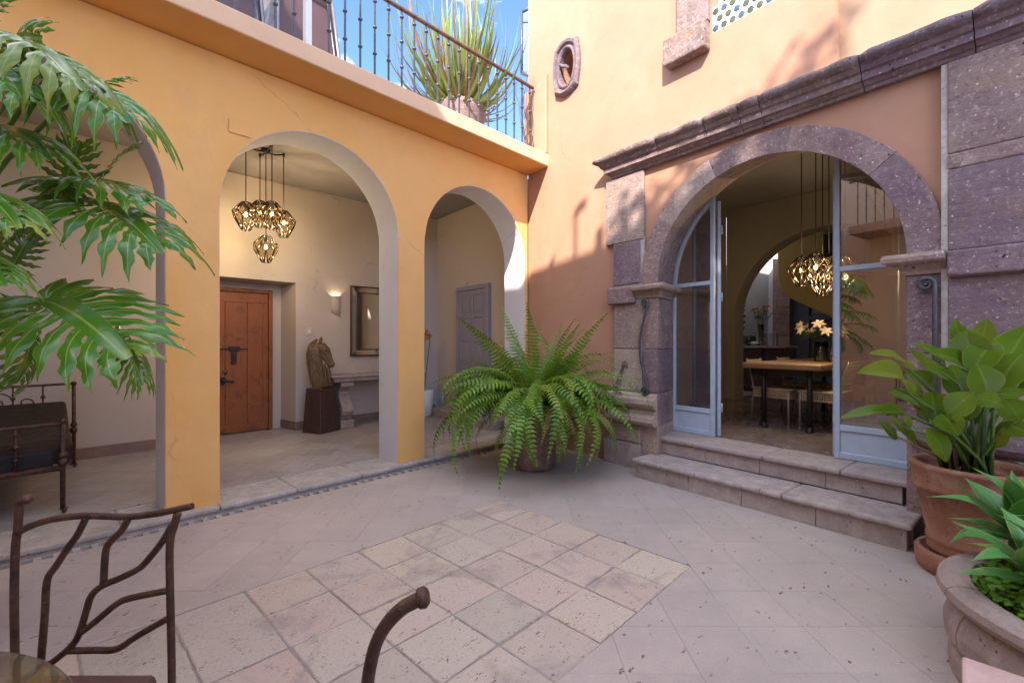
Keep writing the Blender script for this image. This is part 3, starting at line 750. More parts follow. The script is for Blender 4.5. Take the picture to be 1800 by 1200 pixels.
# window above
win = thing('upper_window', 'stone framed upper window with white star patterned tile grille', 'window', RF @ MT(0, 0, 0))
o = blk(2.17, 2.605, 4.06, 4.33, -.13, parent=win, name='sill_stone', mat=M_cantd, bw=.02)
o = blk(2.28, 2.605, 4.332, 6.3, -.06, parent=win, name='jamb_stone', mat=M_cantd)
o = blk(2.225, 2.605, 4.50, 4.60, -.09, parent=win, name='band_stone', mat=M_cantd) if False else None
mb = MB(); mb.box(2.615, 3.5, .10, .14, 4.46, 4.50); mb.box(2.615, 2.66, .10, .14, 4.5, 6.2); mb.box(3.1, 3.15, .10, .14, 4.5, 6.2); bevel(mb.obj('window_frame', M_door, win), .005, 1)
mb = MB(); mb.box(2.66, 3.5, .118, .122, 4.5, 6.2); mb.obj('pane', M_glass, win)
mb = MB(); mb.box(2.615, 3.515, .16, .28, 4.22, 6.2); mb.obj('dark_interior', M_taupe, win)
# star openwork: white lattice with green/blue star tiles
M_star = plain('star_tile_green', (.09, .10, .05), .3, 0, .3); M_starb = plain('star_tile_blue', (.07, .13, .19), .3, 0, .3)
mb = MB(); mb.box(2.6125, 3.518, .012, .05, 4.217, 4.458); mb.obj('tile_panel', M_white, win)
for r in range(3):
    for c in range(13):
        sx, sz = 2.645+c*.078 + (.039 if r % 2 else 0), 4.255 + r*.078
        if sx > 3.49 or sz > 4.43: continue
        pts = []
        for k in range(16):
            a = 2*math.pi*k/16; rr = .031 if k % 2 == 0 else .023
            pts.append((sx+rr*math.cos(a), sz+rr*math.sin(a)))
        m2 = MB(); m2.prism(pts, .006, .0118); m2.obj('star_tile', M_star if (r+c) % 3 else M_starb, win)

# ---------------------------------------------------------------- steps
st1 = thing('lower_step', 'wide lower stone step with rounded nose in front of the archway', 'step', RF, 'entrance steps')
ed = [1.985, 2.55, 3.02, 3.55, 4.065]
for a, b in zip(ed, ed[1:]):
    blk(a, b, -.05, .143, -.305, -.12, M_step, 'riser_stone', .004, .0006, st1)
mb = MB(); mb.box(1.99, 4.06, -.118, -.095, -.05, .143); mb.obj('core', M_step, st1)
ed = [1.955, 2.62, 3.33, 4.095]
for a, b in zip(ed, ed[1:]): 
    mb = MB(); mb.box(a+.0012, b-.0012, -.338, -.083 if False else .088, .143, .186+random.uniform(-.0005, .0005)); bevel(mb.obj('tread_stone', M_step, st1), .017, 3)
st2 = thing('upper_step', 'upper stone step forming the sill of the glass doors', 'step', RF, 'entrance steps')
ed = [1.975, 2.5, 3.0, 3.5, 3.97]
for a, b in zip(ed, ed[1:]): blk(a, b, .187, .316, .085, .25, M_step, 'riser_stone', .004, .0006, st2)
ed = [1.925, 2.38, 3.03, 3.60, 4.03]
for i, (a, b) in enumerate(zip(ed, ed[1:])):
    P = [(a+.001, .055), (b-.001, .055), (b-.001, .515), (a+.001, .515)]
    if i == 0: P = [(1.955, .055), (b-.001, .055), (b-.001, .515), (1.925, .515), (1.925, .49)]
    if i == 3: P[1] = (4.02, .055); P[2] = (4.03, .515)
    mb = MB(); mb.prism(P, .316, .36+random.uniform(-.0005, .0005), axis='z'); bevel(mb.obj('tread_stone', M_step, st2), .015, 3)

# ---------------------------------------------------------------- glass doors
def arcz(s, r=RB-.012): return AZ + math.sqrt(max(0, r*r-(s-AC)**2))
DD0, DD1 = .462, .50
def fixed_leaf(label, s0, s1, inner):
    t = thing('glass_door_panel', label, 'glass door', RF, 'blue grey glass door leaves')
    lo, hi = min(s0, s1), max(s0, s1)
    FZ = .362
    mb = MB()
    si = (hi-.042, hi) if inner == 'hi' else (lo, lo+.042)
    so_ = (lo, lo+.035) if inner == 'hi' else (hi-.035, hi)
    P = [(si[0], FZ), (si[1], FZ), (si[1], arcz(si[1])), (si[0], arcz(si[0]))]; mb.prism(P, DD0, DD1)
    sa, sb = sorted(so_); mb.prism([(sa, FZ), (sb, FZ), (sb, AZ), (sa, AZ)], DD0, DD1); bevel(mb.obj('stile', M_door, t), .004, 1)
    mb = MB(); a, b = lo+.036 if inner == 'hi' else lo+.0425, hi-.0425 if inner == 'hi' else hi-.036
    mb.box(a, b, DD0, DD1, FZ, FZ+.055); mb.box(a, b, DD0, DD1, FZ+.235, FZ+.285); mb.box(a, b, DD0, DD1, AZ-.005, AZ+.038); bevel(mb.obj('rail', M_door, t), .004, 1)
    mb = MB(); mb.box(a, b, DD0+.014, DD0+.022, FZ+.0555, FZ+.2345); mb.obj('kick_panel', M_door, t)
    n = 14; th0 = math.pi if inner == 'hi' else 0.0; sE = (si[0] if inner == 'hi' else si[1])
    th1 = math.acos(max(-1, min(1, (sE-AC)/(RB-.012))))
    angs = [th0 + (th1-th0)*k/n for k in range(n+1)]
    if inner == 'hi': angs = [th0 + (th1-th0)*k/n for k in range(n+1)]
    sweep([(RB-.045, DD0), (RB-.012, DD0), (RB-.012, DD1), (RB-.045, DD1)], [AZ*0+x for x in angs if True], 'arched_rail', M_door, t, AC, AZ, .003)
    mb = MB(); mb.box(a-.003, b+.003, DD0+.017, DD0+.021, FZ+.282, AZ-.003); mb.obj('glass_pane', M_glass, t)
    pts = [(a, AZ+.036), (b, AZ+.036)]
    xs_ = [b + (a-b)*k/16 for k in range(17)]
    mb = MB(); mb.prism(pts + [(x, max(AZ+.04, arcz(x, RB-.03))) for x in xs_], DD0+.017, DD0+.021); mb.obj('glass_pane', M_glass, t)
    return t
fixed_leaf('fixed blue grey glass leaf of the archway beside the iron scroll bracket', 1.918, 2.395, 'hi')
fixed_leaf('fixed blue grey glass leaf of the archway behind the paddle leaved plant', 3.448, 4.150, 'lo')
def folded(label, hx, hy, ang, w=.50, flip=1):
    t = thing('glass_door_leaf', label, 'glass door', RF @ MT(hx, hy, .366, ang), 'blue grey glass door leaves')
    x = lambda q: q*flip
    def bx(mb, a, b, z0, z1): mb.box(min(x(a), x(b)), max(x(a), x(b)), -.018, .018, z0, z1)
    mb = MB(); h0, h1 = 2.44, 2.6
    bx(mb, 0, .042, 0, h0); bx(mb, w-.042, w, 0, h1); bevel(mb.obj('stile', M_door, t), .004, 1)
    mb = MB(); bx(mb, .0425, w-.0425, 0, .055); bx(mb, .0425, w-.0425, .235, .285); bx(mb, .0425, w-.0425, 1.575, 1.618); bx(mb, .0425, w-.0425, h0-.06, h0-.02); bevel(mb.obj('rail', M_door, t), .004, 1)
    mb = MB(); mb.box(min(x(.043), x(w-.043)), max(x(.043), x(w-.043)), -.004, .004, .0555, .2345); mb.obj('kick_panel', M_door, t)
    for z0, z1 in ((.286, 1.574), (1.619, h0-.061)):
        mb = MB(); mb.box(min(x(.043), x(w-.043)), max(x(.043), x(w-.043)), -.002, .002, z0, z1); mb.obj('glass_pane', M_glass, t)
    mb = MB()
    for z in (.25, 1.4, 2.1): mb.tube([(0, -.026, z), (0, -.026, z+.09)], .008, 8)
    mb.obj('hinge', M_door, t)
folded('blue grey glass leaf folded back beside the iron scroll bracket', 2.42, .53, rad(180-30), flip=1)
folded('blue grey glass leaf folded back behind the paddle leaved plant', 3.422, .53, rad(30), flip=1)
def Rs(px, py, d):
    u = (px-900)/800; s = (u*(6.278+.6277*d) - .2246 - .7785*d)/(.6277+.7785*u)
    Yc = 6.278 - .7785*s + .6277*d
    return s, CAM_H + (600-py)/800*Yc
# ================================================================ DINING ROOM
FZ = .36
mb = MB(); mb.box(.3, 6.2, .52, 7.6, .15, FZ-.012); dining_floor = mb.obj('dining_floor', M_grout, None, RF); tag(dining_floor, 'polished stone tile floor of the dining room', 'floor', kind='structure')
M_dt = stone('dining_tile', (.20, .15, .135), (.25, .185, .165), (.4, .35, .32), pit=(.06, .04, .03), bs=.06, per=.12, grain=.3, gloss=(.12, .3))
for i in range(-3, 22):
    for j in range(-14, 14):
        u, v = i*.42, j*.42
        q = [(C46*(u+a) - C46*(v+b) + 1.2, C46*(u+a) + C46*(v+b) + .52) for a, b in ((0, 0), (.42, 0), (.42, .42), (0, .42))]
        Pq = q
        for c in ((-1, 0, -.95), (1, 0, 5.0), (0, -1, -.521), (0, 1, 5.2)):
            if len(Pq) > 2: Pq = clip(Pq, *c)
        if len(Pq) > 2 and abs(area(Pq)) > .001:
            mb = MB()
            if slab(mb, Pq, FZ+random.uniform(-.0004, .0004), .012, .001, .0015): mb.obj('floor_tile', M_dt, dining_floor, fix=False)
dining = thing('dining_room', 'taupe walls and ceiling of the dining room behind the archway', 'room', RF, kind='structure')
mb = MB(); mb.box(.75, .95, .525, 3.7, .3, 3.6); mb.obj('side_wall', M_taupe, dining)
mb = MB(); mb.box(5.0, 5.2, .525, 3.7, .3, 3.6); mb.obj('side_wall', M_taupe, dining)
mb = MB(); mb.box(.75, 5.2, .525, 7.5, 3.60, 3.7); mb.obj('ceiling', M_ceil, dining)  # stops short of the kitchen side walls, an added gap for sky light
inner = thing('inner_arch_wall', 'taupe wall with a wide round arch between dining room and kitchen', 'wall', RF, kind='structure')
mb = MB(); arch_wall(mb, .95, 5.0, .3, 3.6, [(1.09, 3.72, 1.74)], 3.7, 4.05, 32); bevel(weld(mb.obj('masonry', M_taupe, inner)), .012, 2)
# ---- kitchen
kit = thing('kitchen_room', 'pale grey kitchen walls seen through the inner arch', 'room', RF, kind='structure')
mb = MB(); mb.box(.2, 5.4, 7.3, 7.5, .3, 4.2); mb.obj('back_wall', M_kitch, kit)
mb = MB(); mb.box(.0, .2, 4.05, 7.3, .3, 4.2); mb.obj('side_wall', M_kitch, kit)
mb = MB(); mb.box(5.4, 5.6, 4.05, 7.3, .3, 4.2); mb.obj('side_wall', M_kitch, kit)
def quadR(name, pts, d0, d1, mat, parent=None, bw=.0):
    "pts: photo outline, built at depth d0"
    q = [Rs(x, y, d0) for x, y in pts]; mb = MB(); mb.prism(q, d0, d1); o = mb.obj(name, mat, parent, I4 if parent else RF)
    if bw: bevel(o, bw, 2)
    return o
stair = thing('curved_stair_underside', 'olive yellow rounded plaster mass of a staircase above the kitchen door', 'staircase', RF)
quadR('soffit', [(1366, 430), (1366, 485), (1368, 500), (1374, 513), (1384, 522), (1400, 530), (1560, 600), (1560, 380), (1400, 380), (1366, 400)], 5.2, 6.4, M_olive, stair, .03)
hood = thing('cooker_hood', 'dark brown box hood beside the yellow stair mass', 'cooker hood', RF)
quadR('hood_body', [(1447, 412), (1520, 400), (1520, 492), (1447, 458)], 4.7, 5.15, plain('dark_brown', (.035, .018, .014), .5), hood, .01)
sp_ = thing('stone_pillar', 'rough grey stone door pillar between kitchen counter and slate door', 'pillar', RF)
for ya, yb in ((455, 488), (488, 540), (540, 590), (590, 690)): quadR('stone_block', [(1358, yb), (1358, ya), (1388, ya+1), (1388, yb)], 6.9, 7.28, M_cant, sp_, .01)
s0, _ = Rs(1386, 600, 7.0); s1, _ = Rs(1520, 600, 7.0)
kd = thing('slate_door', 'slate blue panelled kitchen door with two small glass lights', 'door', RF @ MT(s0, 7.25, FZ))
mb = MB(); Wd = s1-s0; mb.box(0, Wd, -.05, 0, 0, 2.35); mb.obj('door_leaf', M_dkblue, kd)
mb = MB(); mb.box(0, .36, -.12, -.051, 0, 2.35); mb.box(.36, Wd, -.09, -.051, .0, .12); mb.box(.36, Wd, -.09, -.051, 1.15, 1.27); mb.box(.36, Wd, -.11, -.051, 1.46, 1.55); mb.box(.36, Wd, -.09, -.051, 1.95, 2.35); mb.box(.8, .92, -.09, -.051, .121, 1.149); mb.box(.8, .92, -.09, -.051, 1.271, 1.459); mb.box(.8, .92, -.09, -.051, 1.551, 1.949); bevel(mb.obj('rail', M_dkblue, kd), .008, 1)
M_pane2 = plain('dim_pane', (.25, .25, .26), .2)
for a in (.40, .95): mb = MB(); mb.box(a, a+.37, -.056, -.052, 1.58, 1.93); mb.obj('pane', M_pane2, kd)
# counter
kc = thing('kitchen_counter', 'dark wooden kitchen counter with stone top below the zebra mask', 'counter', RF @ MT(.75, 5.0, FZ))
sA, _ = Rs(1240, 610, 5.2); sB, _ = Rs(1376, 610, 5.2)
M_cab = plain('dark_cabinet', (.065, .04, .045), .45, 0, .2, .1, 20)
mb = MB(); mb.box(sA-.75, sB-.77, .30, .9, 0, .86); mb.obj('carcass', M_cab, kc)
w4 = (sB-sA)/4
for k in range(4):
    a = sA-.75+k*w4+.012; b = a+w4-.03
    mb = MB(); mb.box(a, b, .272, .299, .08, .84); mb.box(a, a+.05, .262, .2715, .08, .84); mb.box(b-.05, b, .262, .2715, .08, .84); mb.box(a+.05, b-.05, .262, .2715, .08, .14); mb.box(a+.05, b-.05, .262, .2715, .78, .84); bevel(mb.obj('cabinet_door', M_cab, kc), .003, 1)
mb = MB(); mb.box(sA-.78, sB-.72, .24, .92, .861, .905); bevel(mb.obj('countertop', M_step, kc), .008, 2)
CT = FZ+.906
def onctr(px): s, _ = Rs(px, 600, 5.55); return s
M_chrome = plain('steel', (.5, .5, .5), .18, 1, .05)
t = thing('kettle', 'steel kettle at the edge of the kitchen counter', 'kettle', RF @ MT(onctr(1296), 5.5, CT))
mb = MB(); mb.lathe([(.075, 0), (.08, .02), (.075, .2), (.03, .25)], seg=16); mb.obj('kettle_body', M_chrome, t)
mb = MB(); mb.tube([(.07, 0, .2), (.13, 0, .19), (.13, 0, .08), (.075, 0, .05)], .009, 6); mb.obj('handle', M_black, t)
t = thing('cooking_pot', 'black pot with a steel band on the kitchen counter', 'pot', RF @ MT(onctr(1318), 5.55, CT))
mb = MB(); mb.lathe([(.11, 0), (.115, .02), (.115, .2), (.108, .2), (.108, .03)], seg=20, capt=False); mb.obj('pot_body', M_black, t)
mb = MB(); mb.lathe([(.117, .02), (.117, .205)], seg=8, a0=-2.4, a1=-1.9); mb.obj('steel_band', M_chrome, t)
t = thing('white_bowl', 'shallow white bowl of eggs on the kitchen counter', 'bowl', RF @ MT(onctr(1333), 5.40, CT))
mb = MB(); mb.lathe([(.05, 0), (.09, .03), (.125, .05), (.12, .055), (.08, .035), (0, .02)], seg=20); mb.obj('bowl_body', M_white, t)
for k in range(5):
    mb = MB(); mb.sphere((.05*math.cos(k*1.26), .05*math.sin(k*1.26), .05), .026, 8, 5, (1, 1, 1.2)); mb.obj('egg', M_white, t)
t = thing('glass_case', 'small square glass case on the kitchen counter beside the roses', 'glass case', RF @ MT(onctr(1357), 5.50, CT))
mb = MB(); mb.box(-.12, .12, -.1, .1, .002, .24); mb.obj('glass_box', M_vglass, t)
mb = MB()
for a in (-.12, .12):
    for b in (-.1, .1): mb.box(a-.004, a+.004, b-.004, b+.004, 0, .244)
mb.obj('edge_frame', M_white, t)
# rose bouquet
def leafcard(mb, p, dirv, up, L, w, fold=.15, nseg=3):
    d = Vector(dirv).normalized(); side = d.cross(Vector(up)).normalized() if d.cross(Vector(up)).length > 1e-4 else d.orthogonal().normalized(); u = side.cross(d)
    n0 = len(mb.v)
    for k in range(nseg+1):
        f = k/nseg; ww = w*math.sin(math.pi*min(1, f*.86+.1))*.5
        c = Vector(p) + d*L*f - Vector((0, 0, 1))*L*.25*f*f
        mb.v += [tuple(c-side*ww+u*fold*ww), tuple(c), tuple(c+side*ww+u*fold*ww)]
    for k in range(nseg):
        a = n0+k*3
        mb.face((a, a+1, a+4, a+3), [(1, k/nseg), (0, k/nseg), (0, (k+1)/nseg), (1, (k+1)/nseg)], True)
        mb.face((a+1, a+2, a+5, a+4), [(0, k/nseg), (1, k/nseg), (1, (k+1)/nseg), (0, (k+1)/nseg)], True)
M_rose = plain('yellow_petal', (.75, .42, .03), .5, 0, .1); M_lily = plain('cream_petal', (.78, .62, .46), .45, 0, .08)
M_dleaf = leafmat('dark_bouquet_leaf', (.03, .10, .03), (.05, .14, .05), (.1, .2, .08))
def vase(name, label, M, prof, stems, fl):
    t = thing(name, label, 'vase', M)
    mb = MB(); mb.lathe(prof, seg=20, capt=False); mb.obj('glass_body', M_vglass, t)
    return t
t = vase('rose_vase', 'tall glass vase of yellow roses on the kitchen counter', RF @ MT(onctr(1345), 5.35, CT), [(.045, 0), (.035, .03), (.04, .2), (.06, .42), (.057, .42), (.036, .2), (.03, .035)], 0, 0)
random.seed(3)
fl_ = thing('yellow_roses', 'yellow roses with dark leaves in the tall glass vase', 'flowers', RF @ MT(onctr(1345), 5.35, CT))
sm_ = MB(); lf = MB()
for k in range(9):
    a = k*2.4; rr = .05 + .11*(k % 3)/2; top = Vector((rr*1.3*math.cos(a), rr*math.sin(a), .62+.13*random.random()))
    sm_.tube([(0, 0, .05), (top.x*.4, top.y*.4, .4), tuple(top)], .004, 5)
    for q in range(9):
        f = .55+.45*random.random(); p = Vector((top.x*.8*f, top.y*.8*f, .38+(top.z-.40)*f)); an = random.uniform(0, 6.28)
        leafcard(lf, p, (math.cos(an), math.sin(an), .1), (0, 0, 1), .09, .055)
    if k < 6:
        mb = MB()
        for ring_ in range(3):
            for q in range(5):
                an = q*1.257+ring_*.6; leafcard(mb, top, (math.cos(an)*(.3+.35*ring_), math.sin(an)*(.3+.35*ring_), 1), (math.cos(an), math.sin(an), 0), .06-.006*ring_, .06, .5)
        mb.obj('rose', M_rose, fl_, fix=False)
sm_.obj('stems', M_stalk, fl_); o = lf.obj('leaves', M_dleaf, fl_, fix=False); o['kind'] = 'stuff'
# zebra mask
s, z = Rs(1303, 540, 4.9)
t = thing('zebra_mask', 'black and white striped mask hung on the kitchen wall', 'mask', RF @ MT(.205, 5.9, 1.86))
for k in range(7):
    zz = -.22 + .063*k; w = .12*math.sin(math.pi*(k+.8)/8); mb = MB(); mb.sphere((.02, 0, zz), .05, 10, 6, (1.2, w*22, .75)); mb.obj('stripe', M_black if k % 2 == 0 else M_white, t)

# ---- dining table
tb = thing('dining_table', 'thick wooden dining table top on dark iron pipe legs', 'table', RF @ MT(2.66, 2.5, FZ))
mb = MB(); P = []
for k in range(5):
    y0, y1 = -1.08+k*.002, 1.1
mb.box(-.41, .41, -1.1, 1.15, .675, .745); bevel(mb.obj('table_top', M_table, tb), .02, 3)
mb = MB(); mb.box(-.33, .33, -1.02, 1.07, .60, .674); mb.obj('apron', M_black, tb)
for sx in (-.2, .27):
    for y in (-1.0, 1.0):
        mb = MB(); mb.tube([(sx, y, .02), (sx, y, .66)], .026, 12); mb.lathe([(.045, 0), (.045, .02), (.034, .03), (.034, .06)], (sx, y, 0), 12); mb.lathe([(.034, .60), (.045, .67)], (sx, y, 0), 12); mb.obj('leg', M_black, tb)
M_rope = woodmat('woven_rope', (.50, .36, .22), (.58, .44, .29), (.38, .26, .15), (3, 3, 3), .8)
M_tube = plain('pale_tube_steel', (.36, .32, .33), .35, .3, .1)
def chair(label, x, y, rz, first=None):
    t = thing('dining_chair', label, 'chair', RF @ MT(x, y, FZ, rz), 'woven dining chairs')
    # chair faces +x; seat centre at the origin
    for sx, lean in ((.19, 0), (-.19, -.05)):
        for sy in (-.19, .19):
            mb = MB(); top = .43 if sx > 0 else .78
            pts = [(sx+lean*.6, sy, .015), (sx, sy, .43)] + ([(sx-.03, sy, .6), (sx-.085, sy, .78)] if sx < 0 else [])
            mb.tube(pts, .012, 8); mb.tube([(sx+lean*.6, sy, 0), (sx+lean*.6, sy, .022)], .015, 8); mb.obj('leg', M_tube, t)
    mb = MB(); mb.box(-.19, .19, -.19, .19, .40, .445); bevel(mb.obj('seat', M_rope, t), .015, 2)
    mb = MB(); n = 17
    for k in range(n):
        f = -.18+.36*k/(n-1)
        for a, b, c, dd in ((f-.007, f+.007, -.2035, -.196), (f-.007, f+.007, .196, .2035)): mb.box(a, b, c, dd, .335, .43)
        mb.box(.196, .2035, f-.007, f+.007, .335, .43); mb.box(-.2035, -.196, f-.007, f+.007, .335, .43)
    mb.tube([(-.2, -.2, .432), (.2, -.2, .432), (.2, .2, .432), (-.2, .2, .432)], .014, 8, closed=True)
    mb.tube([(-.2, -.2, .334), (.2, -.2, .334), (.2, .2, .334), (-.2, .2, .334)], .009, 8, closed=True)
    o = mb.obj('woven_skirt', M_rope, t); o['kind'] = 'stuff'
    mb = MB()
    for k in range(7):
        z = .53+.037*k; xx = -.19-(.085*(z-.43)/.35); mb.tube([(xx, -.19, z), (xx-.01, 0, z), (xx, .19, z)], .009, 6)
    for k in range(9):
        y_ = -.16+.04*k; mb.tube([(-.215, y_, .52), (-.272, y_, .77)], .006, 6)
    o = mb.obj('woven_back', M_rope, t); o['kind'] = 'stuff'
    return t
c0 = chair('woven rope chair at the near end of the table with its back towards the slate door side', 2.49, 1.80, 0)
c0['label'] = 'woven rope dining chair tucked under the left side of the table, nearer the doorway'
for (x, y, rz, lab) in ((2.47, 2.75, 0, 'woven rope dining chair tucked under the left side of the table, farther from the doorway'), (2.98, 1.82, math.pi, 'woven rope dining chair facing left under the table, nearer the doorway'), (2.98, 2.75, math.pi, 'woven rope dining chair facing left under the table, farther from the doorway')):
    c = copy_tree(c0); c.matrix_world = RF @ MT(x, y, FZ, rz); c['label'] = lab
TT = FZ+.746
t = vase('lily_vase', 'square glass vase of water with lily stems on the dining table', RF @ MT(2.78, 2.35, TT), [(.075, 0), (.08, .01), (.082, .24), (.076, .24), (.074, .015)], 0, 0)
fl_ = thing('lilies', 'cream lilies with dark leaves in the glass vase on the dining table', 'flowers', RF @ MT(2.78, 2.35, TT))
sm_ = MB(); lf = MB(); random.seed(9)
for k in range(11):
    a = k*2.4; rr = .10+.13*random.random(); top = Vector((rr*1.35*math.cos(a), rr*math.sin(a), .34+.14*random.random()))
    sm_.tube([(top.x*.15, top.y*.15, .02), (top.x*.3, top.y*.3, .25), tuple(top)], .005, 5)
    for q in range(7):
        an = random.uniform(0, 6.28); f = random.uniform(.4, .9); leafcard(lf, (top.x*f, top.y*f, .22+.15*f), (math.cos(an), math.sin(an), .2), (0, 0, 1), .13, .035)
    mb = MB()
    out = Vector((top.x, top.y, .12)).normalized()
    for q in range(6):
        an = q*1.047; o1 = out.orthogonal().normalized(); o2 = out.cross(o1)
        dv = out*.5 + o1*math.cos(an) + o2*math.sin(an); leafcard(mb, top, dv, out, .085, .04, .3)
    mb.obj('lily', M_lily, fl_, fix=False)
sm_.obj('stems', M_stalk, fl_); o = lf.obj('leaves', M_dleaf, fl_, fix=False); o['kind'] = 'stuff'
t = thing('small_glass_bottle', 'small clear bottle beside the lily vase on the dining table', 'bottle', RF @ MT(2.93, 2.22, TT))
mb = MB(); mb.lathe([(.04, 0), (.042, .1), (.018, .14), (.016, .18)], seg=14, capt=False); mb.obj('bottle_body', M_vglass, t)

# ================================================================ CAGE LAMPS
M_bulb = emit('warm_bulb', (1.0, .66, .28), 7)
M_smoke = glassmat('smoked_glass', (.80, .74, .60), .0, .10)
M_cage = plain('dark_bronze', (.05, .032, .02), .35, .7, .2)
def cage_mesh(r=.133, h=.31):
    mb = MB(); n = 8; zt, zm, zb = h*.5, .015, -h*.5
    T = [(r*.36*math.cos(2*math.pi*k/n), r*.36*math.sin(2*math.pi*k/n), zt) for k in range(n)]
    U = [(r*math.cos(2*math.pi*(k+.5)/n), r*math.sin(2*math.pi*(k+.5)/n), zm+.035) for k in range(n)]
    L = [(r*.93*math.cos(2*math.pi*k/n), r*.93*math.sin(2*math.pi*k/n), zm-.03) for k in range(n)]
    Bm = [(r*.34*math.cos(2*math.pi*(k+.5)/n), r*.34*math.sin(2*math.pi*(k+.5)/n), zb) for k in range(n)]
    w = .0056
    for k in range(n):
        k2 = (k+1) % n
        mb.tube([T[k], U[k]], w, 5); mb.tube([T[k2], U[k]], w, 5); mb.tube([U[k], L[k]], w, 5); mb.tube([U[k], L[k2]], w, 5)
        mb.tube([L[k], Bm[k]], w, 5); mb.tube([L[k2], Bm[k]], w, 5); mb.tube([T[k], T[k2]], w, 5); mb.tube([Bm[k], Bm[k2]], w, 5)
    gl = MB()
    for k in range(n):
        k2 = (k+1) % n; s_ = .97; q = lambda p: tuple(Vector(p)*s_)
        gl.v += [q(T[k]), q(T[k2]), q(U[k]), q(L[k]), q(L[k2]), q(Bm[k]), q(U[k-1]), q(Bm[k-1])]; m = len(gl.v)-8
        gl.face((m, m+1, m+2)); gl.face((m+2, m+4, m+5, m+3)); gl.face((m+6, m, m+2, m+3))
    mb.cur = 0
    return mb.mesh('cage', M_cage), gl.mesh('smoked_panes', M_smoke)
CAGE, CGL = cage_mesh()
bm_ = MB(); bm_.sphere((0, 0, 0), .017, 10, 6, (1, 1, 1.5)); BULB = bm_.mesh('bulb', M_bulb)
def chandelier(name, label, M, zc, arms, power, rod=.0):
    "arms: (x, y, z of shade) relative to the hub, ceiling at zc"
    t = thing(name, label, 'pendant lamp', M)
    mb = MB(); mb.lathe([(.02, -.05), (.05, -.02), (.05, 0)], (0, 0, zc), 12); mb.obj('ceiling_plate', M_black, t)
    for (x, y, z) in arms:
        if abs(x)+abs(y) > .01: 
            mb = MB(); mb.tube([(0, 0, zc-.03), (x*.5, y*.5, zc-.045), (x, y, zc-.015)], .008, 6); mb.lathe([(.014, -.04), (.014, 0)], (x, y, zc), 8); mb.obj('arm', M_black, t)
        mb = MB(); mb.tube([(x, y, zc-.02), (x, y, z+.14)], .0055, 6); mb.lathe([(.016, .05), (.018, .13), (.03, .155), (.05, .156)], (x, y, z), 10); mb.obj('cord', M_black, t)
        c = link('lamp_shade', CAGE, t, MT(x, y, z, random.uniform(0, .7))); link('glass_pane', CGL, c, I4)
        link('bulb', BULB, c, MT(0, 0, .02))
        ld = bpy.data.lights.new('bulb_light', 'POINT'); ld.energy = power; ld.color = (1.0, .80, .52); ld.shadow_soft_size = .03
        lo = bpy.data.objects.new('bulb_light', ld); COL.objects.link(lo); lo.parent = c; lo.location = (0, 0, -.045)
    return t
chandelier('arcade_pendant_lamp', 'cluster of five lit geometric cage lamps hanging in the middle arch', MT(1.83, 5.77, 0), 3.598,
           [(-.21, 0, 2.77), (-.005, .19, 2.87), (-.016, -.25, 2.765), (.19, -.02, 2.75), (0, 0, 2.43)], 3.6)
chandelier('dining_pendant_lamp', 'cluster of lit geometric cage lamps hanging over the dining table', RF @ MT(3.05, 1.5, 0), 3.598,
           [(-.2, 0, 2.11), (0, .2, 2.11), (0, -.2, 2.10), (.2, 0, 2.06), (.0, .0, 1.99)], 2.2)
# loose cable on the passage ceiling
mb = MB(); mb.tube([(1.83, 5.77, 3.59), (1.6, 6.1, 3.585), (1.45, 6.6, 3.585), (1.62, 6.83, 3.575), (2.3, 6.835, 3.575), (3.1, 6.836, 3.56), (3.25, 6.836, 3.52), (3.2, 6.838, 3.46)], .005, 5)
tag(mb.obj('ceiling_cable', M_beige), 'thin painted cable running along the passage ceiling from the cage lamps', 'cable')

# ================================================================ ARCADE FURNITURE
t = thing('light_switch', 'small ivory light switch plate on the passage wall', 'light switch', MT(2.76, YB, 1.50))
mb = MB(); mb.box(-.04, .04, -.012, -.0005, -.058, .058); bevel(mb.obj('plate', plain('ivory_plastic', (.62, .58, .48), .4), t), .004, 2)
mb = MB(); mb.box(-.018, .018, -.018, -.0125, -.03, .03); bevel(mb.obj('rocker', M_white, t), .003, 1)
# wall sconce
t = thing('wall_sconce', 'lit curved wall sconce between door recess and mirror', 'wall light', MT(3.16, YB, 1.92))
mb = MB(); n = 10; n0 = len(mb.v)
for k in range(n+1):
    a = math.pi*k/n; x = -.07*math.cos(a); y = -.055*math.sin(a)-.002; zb = -.16 - .0*k if k < 4 else -.16+0
    zb = -.12 - .07*(k/n)
    mb.v += [(x, y, zb), (x, y, .13)]
for k in range(n): mb.face((n0+2*k, n0+2*k+2, n0+2*k+3, n0+2*k+1), None, True)
o = mb.obj('sconce_shade', M_beige, t); sl = o.modifiers.new('solid', 'SOLIDIFY'); sl.thickness = .006
ld = bpy.data.lights.new('sconce_light', 'POINT'); ld.energy = .5; ld.color = (1, .80, .5); ld.shadow_soft_size = .02
lo = bpy.data.objects.new('sconce_light', ld); COL.objects.link(lo); lo.parent = t; lo.location = (0, -.03, .075)
mb = MB(); mb.sphere((0, -.028, .04), .012, 8, 5); mb.obj('bulb', M_bulb, t)
